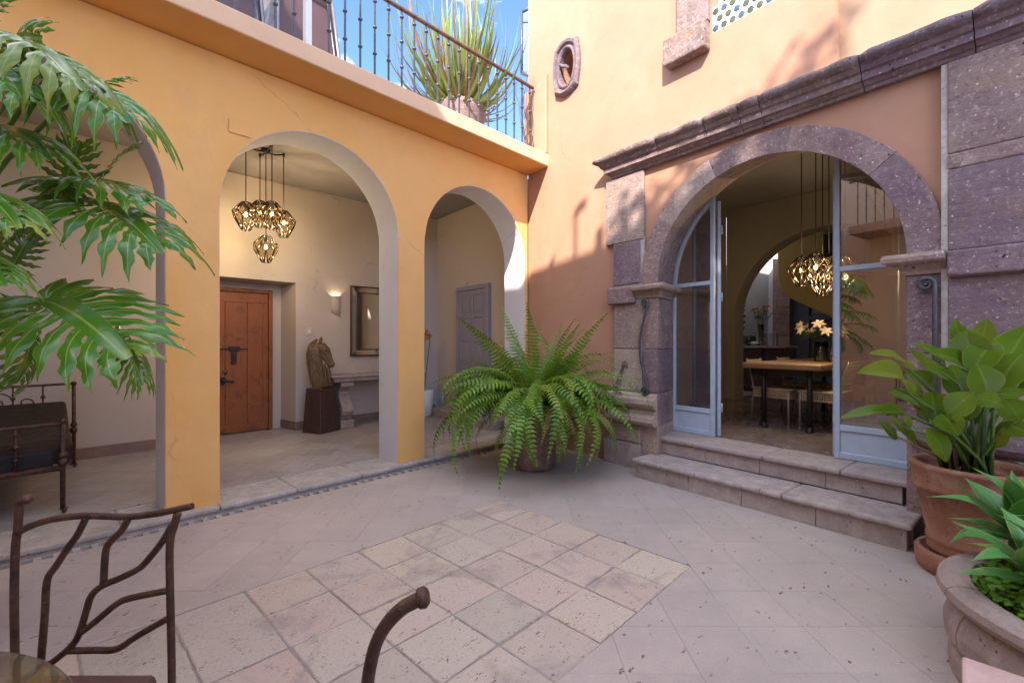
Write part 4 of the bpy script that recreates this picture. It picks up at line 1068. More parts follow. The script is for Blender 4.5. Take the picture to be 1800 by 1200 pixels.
# mirror
m, t_, b_, o_ = nt('mirror_glass'); b_.inputs['Metallic'].default_value = 1; b_.inputs['Roughness'].default_value = .02; b_.inputs['Base Color'].default_value = (.82, .84, .82, 1); M_mirror = m
t = thing('wall_mirror', 'tall mirror with slanted mirror border in a thin red brown frame above the console', 'mirror', MT(3.40, YB, 1.115))
def frame(mb, x0, x1, z0, z1, w, y0, y1):
    mb.box(x0, x1, y0, y1, z0, z0+w); mb.box(x0, x1, y0, y1, z1-w, z1); mb.box(x0, x0+w, y0, y1, z0+w, z1-w); mb.box(x1-w, x1, y0, y1, z0+w, z1-w)
mb = MB(); frame(mb, 0, .96, 0, 1.12, .016, -.05, -.001); M_mfr = plain('mirror_frame_wood', (.12, .045, .02), .4); bevel(mb.obj('outer_frame', M_mfr, t), .003, 1)
mb = MB(); frame(mb, .10, .86, .10, 1.02, .014, -.034, -.01); bevel(mb.obj('inner_frame', M_mfr, t), .003, 1)
mb = MB(); mb.box(.114, .846, -.018, -.012, .114, 1.006); mb.obj('mirror_pane', M_mirror, t)
for P in (((.022, -.04, .022), (.938, -.04, .022), (.86, -.02, .10), (.10, -.02, .10)), ((.022, -.04, 1.098), (.938, -.04, 1.098), (.86, -.02, 1.02), (.10, -.02, 1.02)), ((.022, -.04, .022), (.022, -.04, 1.098), (.10, -.02, 1.02), (.10, -.02, .10)), ((.938, -.04, .022), (.938, -.04, 1.098), (.86, -.02, 1.02), (.86, -.02, .10))):
    mb = MB(); mb.quad(*P); mb.obj('mirror_strip', M_mirror, t)
# console
t = thing('console_table', 'grey brown stone console table with scrolled legs under the mirror', 'console table', MT(2.92, 6.40, KZ))
mb = MB(); mb.box(0, 1.66, 0, .44, .755, .79); bevel(mb.obj('table_top', M_step, t), .014, 3)
mb = MB(); mb.box(.03, 1.63, .03, .43, .70, .7545); mb.obj('apron', M_step, t)
prof = [(.43, .125), (.10, .125), (.085, .17), (.04, .20), (.02, .26), (.05, .33), (.11, .40), (.15, .47), (.16, .54), (.13, .60), (.08, .64), (.06, .699), (.43, .699), (.43, .6), (.30, .5), (.30, .35), (.34, .25), (.43, .2)]
for x in (.16, 1.36):
    mb = MB(); mb.prism([(p[0], p[1]) for p in prof], x, x+.17, M=Matrix(((0, 1, 0, 0), (1, 0, 0, 0), (0, 0, 1, 0), (0, 0, 0, 1))))
    lg = bevel(mb.obj('leg', M_step, t), .012, 2)
    mb = MB(); mb.box(x-.02, x+.19, .05, .43, 0, .124); mb.box(x-.012, x+.182, .02, .43, .64, .6985) if False else None; bevel(mb.obj('foot', M_step, lg), .01, 2)
    mb = MB(); mb.tube([(x-.006, .13, .25), (x+.176, .13, .25)], .075, 16); mb.tube([(x-.012, .13, .25), (x+.182, .13, .25)], .035, 12); mb.obj('scroll', M_step, lg)
    mb = MB(); mb.box(x-.015, x+.185, .035, .42, .62, .68); bevel(mb.obj('capital', M_step, lg), .01, 2)
# pedestal with horse head
HP = W(565, 681, 6.72)
t = thing('pedestal', 'tapered dark brown square pedestal beside the console table', 'pedestal', MT(2.80, 6.52, KZ, rad(20)))
mb = MB(); a, b = .175, .14
mb.v += [(-a, -a, 0), (a, -a, 0), (a, a, 0), (-a, a, 0), (-b, -b, .625), (b, -b, .625), (b, b, .625), (-b, b, .625)]
for f in ((0, 3, 2, 1), (4, 5, 6, 7), (0, 1, 5, 4), (1, 2, 6, 5), (2, 3, 7, 6), (3, 0, 4, 7)): mb.face(f)
bevel(mb.obj('pedestal_body', plain('dark_brown_wood', (.075, .04, .032), .5, 0, .15, .1, 15), t), .006, 1)
def etube(mb, pts, A, Bv, seg=14):
    "elliptic tube in the xz plane; A = in-plane radius, B = y radius"
    n = len(mb.v); m = len(pts)
    for i, (x, z) in enumerate(pts):
        x0, z0 = pts[max(0, i-1)]; x1, z1 = pts[min(m-1, i+1)]
        tx, tz = x1-x0, z1-z0; l = math.hypot(tx, tz); tx /= l; tz /= l
        for k in range(seg):
            a = 2*math.pi*k/seg; ca, sa = math.cos(a), math.sin(a)
            mb.v.append((x + (-tz)*A[i]*ca, Bv[i]*sa, z + tx*A[i]*ca))
    for i in range(m-1):
        for k in range(seg):
            k2 = (k+1) % seg; mb.face((n+i*seg+k, n+i*seg+k2, n+(i+1)*seg+k2, n+(i+1)*seg+k), None, True)
    mb.face([n+k for k in range(seg)][::-1]); mb.face([n+(m-1)*seg+k for k in range(seg)])
hr = MB()
etube(hr, [(.01, 0), (-.01, .10), (-.04, .22), (-.07, .34), (-.075, .46), (-.06, .56), (-.02, .63)], [.125, .115, .10, .09, .085, .075, .04], [.11, .10, .085, .07, .06, .055, .03])
etube(hr, [(-.05, .62), (.0, .59), (.045, .53), (.085, .455), (.12, .385), (.15, .325), (.165, .295)], [.045, .075, .080, .062, .043, .042, .024], [.04, .062, .062, .046, .034, .036, .02])
etube(hr, [(.02, .48), (.07, .39), (.115, .31), (.13, .285)], [.045, .028, .02, .014], [.05, .036, .028, .02])
for sy in (-1, 1):
    hr.tube([(-.01, sy*.04, .64), (.0, sy*.045, .70), (.01, sy*.04, .735)], [.024, .018, .004], 8)
    hr.sphere((.075, sy*.062, .545), .014, 8, 5); hr.sphere((.150, sy*.033, .335), .012, 8, 5)
    for k in range(9):                                   # carved mane locks and neck grooves
        f = k/8; hr.tube([(-.10+.03*f, sy*(.03+.006*k), .66-.05*k), (-.15+.02*f, sy*.045, .60-.055*k), (-.13+.02*f, sy*.075, .50-.055*k)], [.014, .022, .008], 6)
    for k in range(4):
        hr.tube([(-.06+.05*k, sy*.078, .40-.03*k), (-.02+.045*k, sy*.105, .2), (-.01+.05*k, sy*.112, .02)], [.01, .013, .012], 6)
hr.tube([(-.05, 0, .70), (-.13, 0, .62), (-.165, 0, .50), (-.165, 0, .36), (-.14, 0, .2), (-.12, 0, .05)], [.02, .035, .035, .03, .028, .02], 8)
hm = thing('horse_head_sculpture', 'carved wooden horse head sculpture facing right on the pedestal', 'sculpture', MT(2.80, 6.52, KZ+.6252, rad(-30)))
ho = hr.obj('carved_head', M_horse, hm); rm = ho.modifiers.new('remesh', 'REMESH'); rm.mode = 'VOXEL'; rm.voxel_size = .0075; rm.use_smooth_shade = True
# planter with strelitzia flower behind the second pillar
t = thing('white_planter', 'tall white tapered planter half hidden behind the arcade pillar', 'planter', MT(4.62, 6.58, KZ))
mb = MB(); mb.lathe([(.11, 0), (.13, .02), (.165, .46), (.15, .46), (.14, .40), (0, .40)], seg=24); mb.obj('planter_body', M_white, t)
t = thing('strelitzia_flower', 'orange bird of paradise flower on tall stems in the white planter', 'plant', MT(4.62, 6.58, KZ+.4))
M_orange = plain('orange_petal', (.75, .25, .03), .5)
for (dx, dy, h, out) in ((-.03, -.05, 1.0, 1), (.05, -.02, .93, -1), (-.08, .02, .90, -1)):
    mb = MB(); mb.tube([(0, 0, 0), (dx, dy, .5), (dx*2, dy*2, h)], .008, 6); mb.obj('stem', M_stalk, t)
    mb = MB()
    for k in range(6): leafcard(mb, (dx*2, dy*2, h), (out*(.2+.25*k/5), -.25+.1*k, 1-.16*k), (0, 1, 0), .15, .035, .4)
    mb.obj('blossom', M_orange, t, fix=False)
    mb = MB(); leafcard(mb, (dx*2-.02*out, dy*2, h-.01), (out, -.2, .15), (0, 0, 1), .2, .035, .6); mb.obj('bract', M_stalk, t, fix=False)

# iron daybed in the first arch
db = thing('iron_daybed', 'old brown iron daybed with dark mattress in the left arch', 'daybed', MT(0, 0, KZ))
X1 = .235; X0 = -1.25
def post(name, x, y, h, r=.016):
    mb = MB(); mb.tube([(x, y, .03), (x, y, h)], r, 10); mb.sphere((x, y, h), r*1.5, 10, 6); mb.sphere((x, y, .44), r*1.9, 10, 6, (1, 1, .8)); mb.lathe([(r*1.5, .36), (r*1.8, .38), (r*1.5, .41)], (x, y, 0), 10); mb.tube([(x, y, .03), (x+.02, y, .022)], .022, 8); return mb.obj(name, M_iron, db)
for x in (X1, X0): post('headboard_post', x, 6.46, .86); post('footboard_post', x-.12, 4.80, .69)
mb = MB(); mb.tube([(X0, 6.46, .845), (X1, 6.46, .86)], .012, 8); mb.tube([(X0, 6.46, .63), (X1-.35, 6.46, .63)], .008, 8); mb.tube([(X0, 6.46, .40), (X1, 6.46, .40)], .012, 8); mb.obj('headboard_rail', M_iron, db)
def curl(c, r0, turns, sgn=1, y=0, n=26):
    pts = []
    for k in range(n):
        f = k/(n-1); a = turns*2*math.pi*f; r = r0*(1-.8*f); pts.append((c[0]+sgn*r*math.cos(a), y, c[1]+r*math.sin(a)))
    return pts
for k in range(7):
    x = X1-.22-k*.2; mb = MB(); mb.tube([(x, 6.46, .40), (x, 6.46, .85)], .007, 6)
    for z in (.63, .74): mb.sphere((x, 6.46, z), .019, 8, 5)
    mb.obj('spindle', M_iron, db)
for k in range(3):
    x = X1-.52-k*.4; mb = MB(); mb.tube(curl((x, .71), .10, 1.2, 1, 6.46), .006, 6); mb.tube(curl((x+.18, .69), .09, -1.1, -1, 6.46), .006, 6); mb.obj('scroll', M_iron, db)
mb = MB(); mb.tube([(X0-.12, 4.80, .655), (X1-.14, 4.80, .675), (X1-.12, 4.80, .66)], .014, 8); mb.tube([(X0-.12, 4.80, .33), (X1-.12, 4.80, .345)], .022, 8); mb.obj('footboard_rail', M_iron, db)
for k in range(6):
    x = X1-.12-.24-k*.24; mb = MB(); mb.tube([(x, 4.80, .34), (x, 4.80, .66)], .008, 6)
    for z in (.44, .53, .62): mb.sphere((x, 4.80, z), .02 if z == .53 else .014, 8, 5)
    mb.obj('spindle', M_iron, db)
for x in (X1, X0-.12):
    mb = MB(); mb.prism([(4.81, .35), (4.81, .39), (6.46, .46), (6.46, .42)], x-(.075 if x > 0 else -.05)-.012, x-(.075 if x > 0 else -.05)+.004, M=Matrix(((0, 1, 0, 0), (1, 0, 0, 0), (0, 0, 1, 0), (0, 0, 0, 1)))); mb.obj('side_rail', M_iron, db)
M_matt = plain('dark_brown_leather', (.032, .015, .011), .6, 0, .3, .3, 9, spec=.3); M_dk = plain('dark_gap_black', (.012, .010, .014), .8)
mb = MB(); P = [(4.86, .36), (6.42, .40), (6.42, .69), (6.30, .70), (5.6, .56), (4.98, .53), (4.87, .50)]
mb.prism(P, X0-.03, X1-.06, M=Matrix(((0, 1, 0, 0), (1, 0, 0, 0), (0, 0, 1, 0), (0, 0, 0, 1)))); bevel(mb.obj('mattress', M_matt, db), .03, 3)
mb = MB(); mb.box(X0-.05, X1-.17, 4.825, 4.858, .345, .47); bevel(mb.obj('dark_gap_strip', M_dk, db), .01, 1)  # dark strip put in for the shaded hole under the mattress front

# ================================================================ WALL BRACKETS on the facade
def bracket(label, s, z0, z1, d, bow, M_=M_irong, r=.011):
    t = thing('iron_bracket', label, 'wall hook', RF @ MT(s, d, 0), 'iron scroll brackets')
    pts = []
    def cc(cx, cz, r0, a0, a1, n=14): return [(cx+(r0*(.45+.55*abs((k/n))))*math.cos(a0+(a1-a0)*k/n), -.02-.012*k/n, cz+(r0*(.45+.55*k/n))*math.sin(a0+(a1-a0)*k/n)) for k in range(n+1)]
    top = cc(0, z1-.035, .045, math.pi*2.4, 0)
    body = [(.045+bow*math.sin(math.pi*f)*-1, -.035, z1-.05-(z1-z0-.1)*f) for f in [k/12 for k in range(1, 12)]]
    bot = [(p[0]-.0, p[1], z0+z1-p[2]) for p in top[::-1]]
    mb = MB(); mb.tube(top+body+bot, r, 8); mb.obj('scroll_bar', M_, t)
    mb = MB(); mb.tube([(0, -d-.01, z1-.035), (0, -.05, z1-.035)], .009, 8); mb.tube([(0, -d-.01, z0+.035), (0, -.05, z0+.035)], .009, 8); mb.obj('wall_pin', M_, t)
    return t
s_a, z_a = Rs(1137, 528, -.05); _, z_b = Rs(1137, 692, -.05)
bracket('slim iron scroll bracket curled at both ends on the left archway jamb', s_a-.01, z_b, z_a, -.045, .10, M_irong, .0125)
s_c, z_c = Rs(1628, 490, -.07); _, z_d = Rs(1628, 735, -.07)
bracket('thick hooked iron bar on the right archway jamb behind the paddle leaves', s_c, z_d, z_c, -.045, .0, M_irong, .015)
# ================================================================ TERRACE
mb = MB(); mb.box(-3.0, 4.69, 4.621, 8.5, 3.665, 3.78); mb.obj('terrace_slab', M_peach, arcade)
rl = thing('terrace_railing', 'iron terrace railing with beaded balusters above the arcade', 'railing', MT(0, 4.0, 3.80))
mb = MB(); mb.box(-2.9, 4.55, -.022, .022, .895, .925); bevel(mb.obj('handrail', plain('rusty_rail', (.16, .10, .075), .55, .2, .2), rl), .006, 1)
bb = MB(); bb.box(-.0075, .0075, -.0075, .0075, 0, .894)
for z in (.32, .575, .825): bb.lathe([(.010, -.016), (.021, -.006), (.021, .006), (.010, .016)], (0, 0, z), 10)
BAL = bb.mesh('baluster', M_irong); x = 4.48
while x > -2.8:
    if abs(x-1.60) > .06: link('baluster', BAL, rl, MT(x, 0, 0))
    x -= .1495
mb = MB(); mb.box(1.572, 1.628, -.028, .028, 0, 1.45); bevel(mb.obj('newel_post', M_white, rl), .004, 1)
# little wall stub where the railing ends
stb = thing('wall_stub', 'short peach plastered wall end where the railing meets the facade', 'wall', MT(0, 0, 0), kind='thing')
mb = MB(); mb.prism([(3.80, 3.802), (3.80, 4.86), (3.86, 4.80), (4.0, 4.74), (4.19, 4.72), (4.19, 3.802)], 4.575, 4.665, M=Matrix(((0, 1, 0, 0), (1, 0, 0, 0), (0, 0, 1, 0), (0, 0, 0, 1)))); bevel(mb.obj('masonry', M_peach, stb), .02, 3)
# framed dark panels (rooftop hoods)
M_hood = plain('hood_brown', (.10, .055, .06), .45, 0, .1, .1, 6); M_alu = plain('grey_frame', (.22, .22, .24), .35, .5, .1)
def hoodpanel(label, x0, x1, xb1):
    t = thing('rooftop_hood', label, 'awning', MT(0, 4.95, 3.785))
    mb = MB(); P = [(x0, 0), (xb1, 0), (x1, 1.32), (x0, 1.34)]; mb.prism(P, 0, .5); mb.obj('dark_panel', M_hood, t)
    mb = MB()
    for a, b in zip(P, P[1:]+P[:1]): mb.tube([(a[0], -.015, a[1]), (b[0], -.015, b[1])], .018, 6)
    mb.tube([(x1-.05, -.015, 1.28), (xb1-.05, -.015, .05)], .008, 6); mb.tube([(x0+.05, -.015, 1.27), (x1-.05, -.015, 1.25)], .008, 6)
    mb.obj('frame', M_alu, t); return t
hoodpanel('dark brown framed terrace hood at the left, cut by the parapet', .35, 1.48, 1.62)
hoodpanel('dark brown framed terrace hood with a slanting side beside the white post', 1.68, 2.24, 2.42)
# neighbour's balcony, far behind the facade edge
nb = thing('neighbour_balcony', 'small glazed iron balcony glimpsed beside the facade corner', 'balcony', MT(0, 0, 0))
a = W(917, 128, 9); b = W(950, 140, 9); c = W(950, 5, 9); d_ = W(917, 22, 9); e_ = W(917, 30, 9)
mb = MB(); mb.tube([a, d_], .03, 6); mb.tube([a, b], .04, 6); mb.tube([d_, c], .03, 6); mb.tube([e_ + Vector((0, 0, -.12)), c + Vector((0, 0, -.35))], .015, 6); mb.obj('balcony_frame', M_irong, nb)
mb = MB(); mb.quad(a, b, c, d_); mb.obj('glass_pane', glassmat('blue_glass', (.4, .55, .8), .15), nb, fix=False)
mb = MB(); q = W(940, 140, 9.3); mb.box(q.x, q.x+2.2, q.y-2.5, q.y, 0, q.z+2.4); tag(mb.obj('neighbour_house', M_peach), 'neighbouring house behind the facade', 'house')

# ---------------------------------------------------------------- leaf placing helpers
def place_leaf(name, me, parent, base, tip, nrm, wscale):
    "unit leaf mesh: x across, y along (0..1), z normal"
    base, tip = Vector(base), Vector(tip); d = tip-base; L = d.length; d.normalize()
    n = Vector(nrm); n = (n - d*n.dot(d)); n = d.orthogonal() if n.length < 1e-4 else n; n.normalize(); s = d.cross(n)
    M = Matrix.Identity(4)
    for i in range(3): M[i][0] = s[i]*wscale; M[i][1] = d[i]*L; M[i][2] = n[i]*L; M[i][3] = base[i]
    o = link(name, me); o.parent = parent
    o.matrix_local = parent.matrix_world.inverted() @ M
    return o
def paddle_mesh(mat, prof, sag=.18, fold=.25, ripple=.02, asp=.4, nseg=14, nc=3, seed=0, twist=0, name='leaf'):
    rnd = random.Random(seed); mb = MB(); ph = rnd.uniform(0, 6)
    for k in range(nseg+1):
        f = k/nseg; w = prof(f)*.5; z0 = sag*math.sin(math.pi*f)*1.0 - sag*0; tw = twist*f
        for c in range(-nc, nc+1):
            u = c/nc; x = u*w; z = z0 + (abs(x)*fold + ripple*math.sin(f*17+ph+u*2)*abs(u))*asp
            mb.v.append((x*math.cos(tw), f, z + x*math.sin(tw)*asp))
    W_ = 2*nc+1
    for k in range(nseg):
        for c in range(W_-1):
            a = k*W_+c; us = [abs(c-nc)/nc, abs(c+1-nc)/nc]
            mb.face((a, a+1, a+W_+1, a+W_), [(us[0], k/nseg), (us[1], k/nseg), (us[1], (k+1)/nseg), (us[0], (k+1)/nseg)], True)
    return mb.mesh(name, mat, fix=False)

# spiky terrace plant
TPX, TPY = 3.93, 4.78
t = thing('terrace_pot', 'rough grey stone pot behind the terrace railing', 'pot', MT(TPX, TPY, 3.782))
mb = MB(); mb.lathe([(.26, 0), (.30, .2), (.335, .55), (.36, .62), (.355, .70), (.29, .70), (.28, .62), (0, .62)], seg=20); ob = bevel(mb.obj('pot_body', M_cantd, t), .01, 1)
t = thing('spiky_terrace_plant', 'tall spiky sword leaved plant against the sky on the terrace', 'plant', MT(TPX, TPY, 4.40))
M_dry = plain('dry_blade', (.28, .17, .08), .7, 0, .2)
bl = [paddle_mesh(M_blade if s < 7 else M_dry, lambda f: .9*min(1, f*6+.3)*(1-f**2.2)+.02, sag=.06+.05*(s % 4), fold=.5, ripple=0, asp=.035, nseg=7, nc=1, seed=s) for s in range(9)]
random.seed(11)
for k in range(210):
    az = random.uniform(0, 2*math.pi); el = rad(random.uniform(28, 88)); L = random.uniform(.8, 1.25) if el < 1.0 else random.uniform(.9, 2.0)
    b = Vector((random.uniform(-.13, .13), random.uniform(-.13, .13), 0)); d = Vector((math.cos(az)*math.cos(el), math.sin(az)*math.cos(el), math.sin(el)))
    if d.y > .5: L *= .8
    M = t.matrix_world
    place_leaf('blade', random.choice(bl), t, M @ b, M @ (b + d*L), Vector((-math.cos(az)*math.sin(el), -math.sin(az)*math.sin(el), math.cos(el)))*-1, random.uniform(.035, .062))
# twiggy climber and little light string along the railing
t = thing('twiggy_climber', 'bare twiggy climber tangled in the end of the terrace railing', 'climber', MT(0, 0, 0))
random.seed(5)
for k in range(9):
    p = Vector((4.40+.12*random.random(), 4.0, 3.82)); pts = [tuple(p)]
    for q in range(7):
        p = p + Vector((random.uniform(-.05, .045), random.uniform(-.02, .02), random.uniform(.1, .19))); pts.append(tuple(p))
    mb = MB(); mb.tube(pts, [.006*(1-.1*i) for i in range(len(pts))], 5); mb.obj('twig', plain('twig_brown', (.13, .075, .05), .8) if k == 0 else bpy.data.materials['twig_brown'], t)
# ================================================================ WEST HOUSE (behind the camera, casts the courtyard's shade, shows in the glass)
wh = thing('west_house', 'tall peach house closing the courtyard behind the camera', 'house', MT(0, 0, 0))
mb = MB(); mb.box(-4.6, -2.6, -5.6, 4.15, -.1, 5.6); mb.obj('wall', M_cope, wh)
mb = MB(); mb.box(-4.6, -2.6, .2, 3.6, 5.6, 8.90); mb.box(-4.6, -2.6, -2.75, .2, 5.6, 9.15); mb.box(-4.6, -2.6, -5.6, -2.75, 5.6, 9.72)
mb.obj('upper_wall', M_bounce, wh)  # unseen floors coloured cream to add bounce light, roof steps shaped for the shade
mb = MB(); mb.box(-2.61, -1.75, -3.6, 3.2, 3.55, 3.72); mb.obj('balcony_slab', M_peach, wh)
BM2 = bb.mesh('baluster', M_irong)
for k in range(45): link('baluster', BM2, wh, MT(-1.80, -3.5+.149*k, 3.72))
mb = MB(); mb.box(-1.825, -1.775, -3.6, 3.2, 4.614, 4.65); mb.obj('handrail', M_irong, wh)
for y in (-2.4, .0):
    mb = MB(); mb.box(-2.599, -2.56, y-.6, y+.6, .1, 2.4); mb.obj('door', M_lav, wh)
    mb = MB(); mb.box(-2.599, -2.55, y-.5, y+.5, 3.75, 5.8); o = mb.obj('window', M_dkblue, wh)
mb = MB(); mb.tube([(-2.66, -.62, 9.1), (-2.66, -.62, 9.75)], .025, 8); mb.obj('lamp_post', M_irong, wh)
mb = MB(); mb.tube([(-2.66, -.62, 9.72), (-2.66, -.70, 9.80), (-2.66, -.78, 9.78)], .05, 8); mb.box(-2.7, -2.6, -1.0, -.93, 9.1, 9.40); mb.box(-2.7, -2.6, -.25, -.21, 9.1, 9.26); mb.obj('lamp_head_and_edge_blocks', M_irong, wh)  # two roof edge blocks added to notch the shadow line on the facade
sh = thing('south_wall', 'peach garden wall closing the courtyard behind the camera', 'wall', MT(0, 0, 0), kind='thing')
mb = MB(); mb.box(-2.6, 6.4, -5.9, -5.6, -.1, 2.6); mb.obj('masonry', M_peach, sh)
# roof garden vine that throws the dappled shade
t = thing('roof_vine', 'leafy vine on the roof edge of the house behind the camera', 'vine', MT(-2.7, -2.0, 9.15))
random.seed(21); lf = MB()
for k in range(520):
    y = random.uniform(-1.25, .85); zt = .12 + max(0, (-y-.1))*.85+.25; z = random.uniform(0, zt) + (random.random()**3)*.35
    if y > .45 and random.random() < .6: continue
    an = random.uniform(0, 6.28); leafcard(lf, (random.uniform(-.25, .1), y, z), (math.cos(an), math.sin(an), random.uniform(-.5, .5)), (random.uniform(-1, 1), random.uniform(-1, 1), random.uniform(.2, 1)), random.uniform(.10, .18), random.uniform(.05, .09))
o = lf.obj('leaves', M_fern, t, fix=False); o['kind'] = 'stuff'
mb = MB()
for k in range(12):
    y = -1.2+.18*k; mb.tube([(0, y, 0), (random.uniform(-.1, .1), y+random.uniform(-.1, .1), .3), (random.uniform(-.1, .1), y+random.uniform(-.2, .2), .45+max(0, -y)*.8)], .012, 5)
mb.obj('stems', M_horse, t)

# ================================================================ FERN
FX, FY_ = 3.668, 3.205
fp = thing('fern_pot', 'round brown stone pot under the big fern', 'pot', MT(FX, FY_, 0))
mb = MB(); mb.lathe([(.205, .022), (.215, .03), (.222, .10), (.222, .62), (.21, .645), (.19, .645), (.185, .56), (0, .56)], seg=40); mb.obj('pot_body', stone('fern_pot_stone', (.20, .14, .12), (.27, .20, .175), (.35, .3, .28), bs=.5, grain=.8), fp)
mb = MB(); mb.lathe([(.0, .565), (.188, .57)], seg=20, capb=False, capt=False); mb.obj('soil', M_soil, fp)
for k in range(4):
    a = k*1.57+.4; mb = MB(); mb.sphere((.16*math.cos(a), .16*math.sin(a), .012), .03, 8, 5, (1, 1, .45)); mb.obj('foot_stone', M_curb, fp)
fern = thing('boston_fern', 'huge arching fern spilling over the round brown stone pot', 'fern', MT(FX, FY_, .57))
def frond_mesh(L, e0, curl, seed, np_=34, late=0.0):
    rnd = random.Random(seed); mb = MB(); n = np_; ds = L/n; e = e0; p = Vector((0, 0, 0)); side = rnd.uniform(-.7, .7); pts = []
    yaw = 0
    for k in range(n+1):
        f = k/n; d = Vector((math.cos(e)*math.cos(yaw), math.cos(e)*math.sin(yaw), math.sin(e))); pts.append((p.copy(), d.copy(), e))
        p = p + d*ds; e -= curl/n*(.55+1.1*f) if e > -1.45 else 0; yaw += side/n
    mb.cur = 1; mb.tube([q[0] for q in pts], [.0032*(1-.7*k/n) for k in range(n+1)], 4, cap=False); mb.cur = 0
    for k in range(2, n+1):
        f = k/n; P, d, ee = pts[k]; up = Vector((-math.sin(ee), 0, math.cos(ee))); s = d.cross(up).normalized()
        pl = .092*(math.sin(math.pi*min(1, .12+f*.88))**.6)*(1-.62*f**3) * rnd.uniform(.72, 1.12)*(L**.35)
        w = ds*rnd.uniform(.50, .64)
        for sg in (-1, 1):
            tipv = s*sg*pl + d*pl*.30 - up*pl*rnd.uniform(.05, .40) + Vector((0, 0, -1))*pl*.1
            m0 = P + s*sg*pl*.28 + up*.003
            i = len(mb.v); mb.v += [tuple(P - d*w*.5), tuple(m0 - d*w*.55+tipv*.2), tuple(P+tipv), tuple(m0 + d*w*.55+tipv*.2), tuple(P + d*w*.5)]
            mb.face((i, i+1, i+2, i+3, i+4), [(.2, f), (1, f), (.6, f), (1, f), (.2, f)])
    return mb.mesh('frond', [M_fern, M_stalk], fix=False)
FM = {'up': [frond_mesh(L, rad(e), rad(c), 10+i) for i, (L, e, c) in enumerate([(1.05, 80, 70), (.8, 86, 60), (1.15, 86, 38), (1.2, 84, 50), (.95, 80, 60), (1.1, 78, 95), (1.0, 84, 85)])],
      'arch': [frond_mesh(L, rad(e), rad(c), 30+i) for i, (L, e, c) in enumerate([(.8, 70, 140), (.95, 58, 150), (1.1, 62, 120), (1.15, 52, 110), (1.05, 45, 85), (1.2, 64, 135), (1.0, 40, 95)])],
      'hang': [frond_mesh(L, rad(e), rad(c), 50+i) for i, (L, e, c) in enumerate([(1.15, 66, 170), (1.3, 40, 125), (1.1, 50, 150), (1.2, 45, 140), (.95, 30, 130), (1.25, 60, 160)])]}
random.seed(17)
for kind, n, r0 in (('up', 54, .14), ('arch', 112, .15), ('hang', 128, .17)):
    for k in range(n):
        az = k*2.399 + random.uniform(-.2, .2); sc = random.uniform(.78, 1.2)
        if math.cos(az-math.atan2(.0, 1)) > .55: sc *= .85
        M = MT(r0*math.cos(az)*random.uniform(.2, 1), r0*math.sin(az)*random.uniform(.2, 1), random.uniform(-.01, .05), az) @ Matrix.Rotation(random.uniform(-.6, .6), 4, 'X') @ Matrix.Rotation(random.uniform(-.28, .28), 4, 'Y') @ Matrix.Scale(sc, 4)
        link('frond', random.choice(FM[kind]), fern, M)
M_dryf = leafmat('dry_fern_leaf', (.22, .13, .04), (.30, .19, .06), (.15, .08, .03), None, .7)
for k in range(12):
    m = random.choice(FM['hang']).copy(); m.materials[0] = M_dryf; az = random.uniform(0, 6.28)
    link('frond', m, fern, MT(.15*math.cos(az), .15*math.sin(az), 0, az) @ Matrix.Rotation(random.uniform(-.5, .5), 4, 'X') @ Matrix.Scale(random.uniform(.6, .85), 4))
# one long frond reaching right, as in the picture
link('frond', frond_mesh(1.35, rad(48), rad(105), 99, 38), fern, MT(.08, -.1, 0, rad(-58)))
link('frond', frond_mesh(1.15, rad(50), rad(70), 98, 34), fern, MT(.05, -.1, 0, rad(-50)))
link('frond', frond_mesh(1.2, rad(48), rad(75), 97, 34), fern, MT(-.05, .1, 0, rad(128)))

# ================================================================ TERRACOTTA POT + PADDLE PLANT
def camW(xc, d, z=0): return Vector((S46*xc + C46*d, -C46*xc + S46*d, z))
PC = camW(2.667, 2.65)
tp = thing('terracotta_pot', 'large terracotta pot on a saucer beside the entrance steps', 'pot', MT(PC.x, PC.y, 0))
mb = MB(); mb.lathe([(.21, 0), (.235, .01), (.245, .05), (.245, .11), (.235, .125), (.215, .125), (.21, .10), (0, .10)], seg=48); mb.obj('saucer', M_terra, tp)
mb = MB(); mb.lathe([(.165, .105), (.185, .11), (.192, .14), (.185, .165), (.192, .18), (.196, .20), (.19, .215), (.215, .36), (.238, .475), (.25, .478), (.262, .49), (.262, .505), (.255, .515), (.262, .60), (.272, .612), (.272, .628), (.262, .635), (.235, .635), (.228, .60), (.222, .56), (0, .555)], seg=56); mb.obj('pot_body', M_terra, tp)
mb = MB(); mb.lathe([(0, .575), (.225, .562)], seg=20, capb=False, capt=False); mb.obj('soil', M_soil, tp)
pp = thing('paddle_leaved_plant', 'bright green paddle leaved plant in the large terracotta pot', 'plant', MT(PC.x, PC.y, .56))
PM = [paddle_mesh(M_stre, lambda f, a=a: (math.sin(math.pi*min(1, (f*.93+.05))**.9)**.85)*(1 if f < 1 else .05), sag=sg, fold=fo, ripple=.012, nseg=16, nc=3, seed=i, twist=tw) for i, (a, sg, fo, tw) in enumerate([(1, .10, .30, 0), (1, .16, .45, .3), (1, .05, .2, -.25), (1, .2, .35, .15), (1, -.08, .5, 0), (1, .12, .15, -.4)])]
random.seed(23)
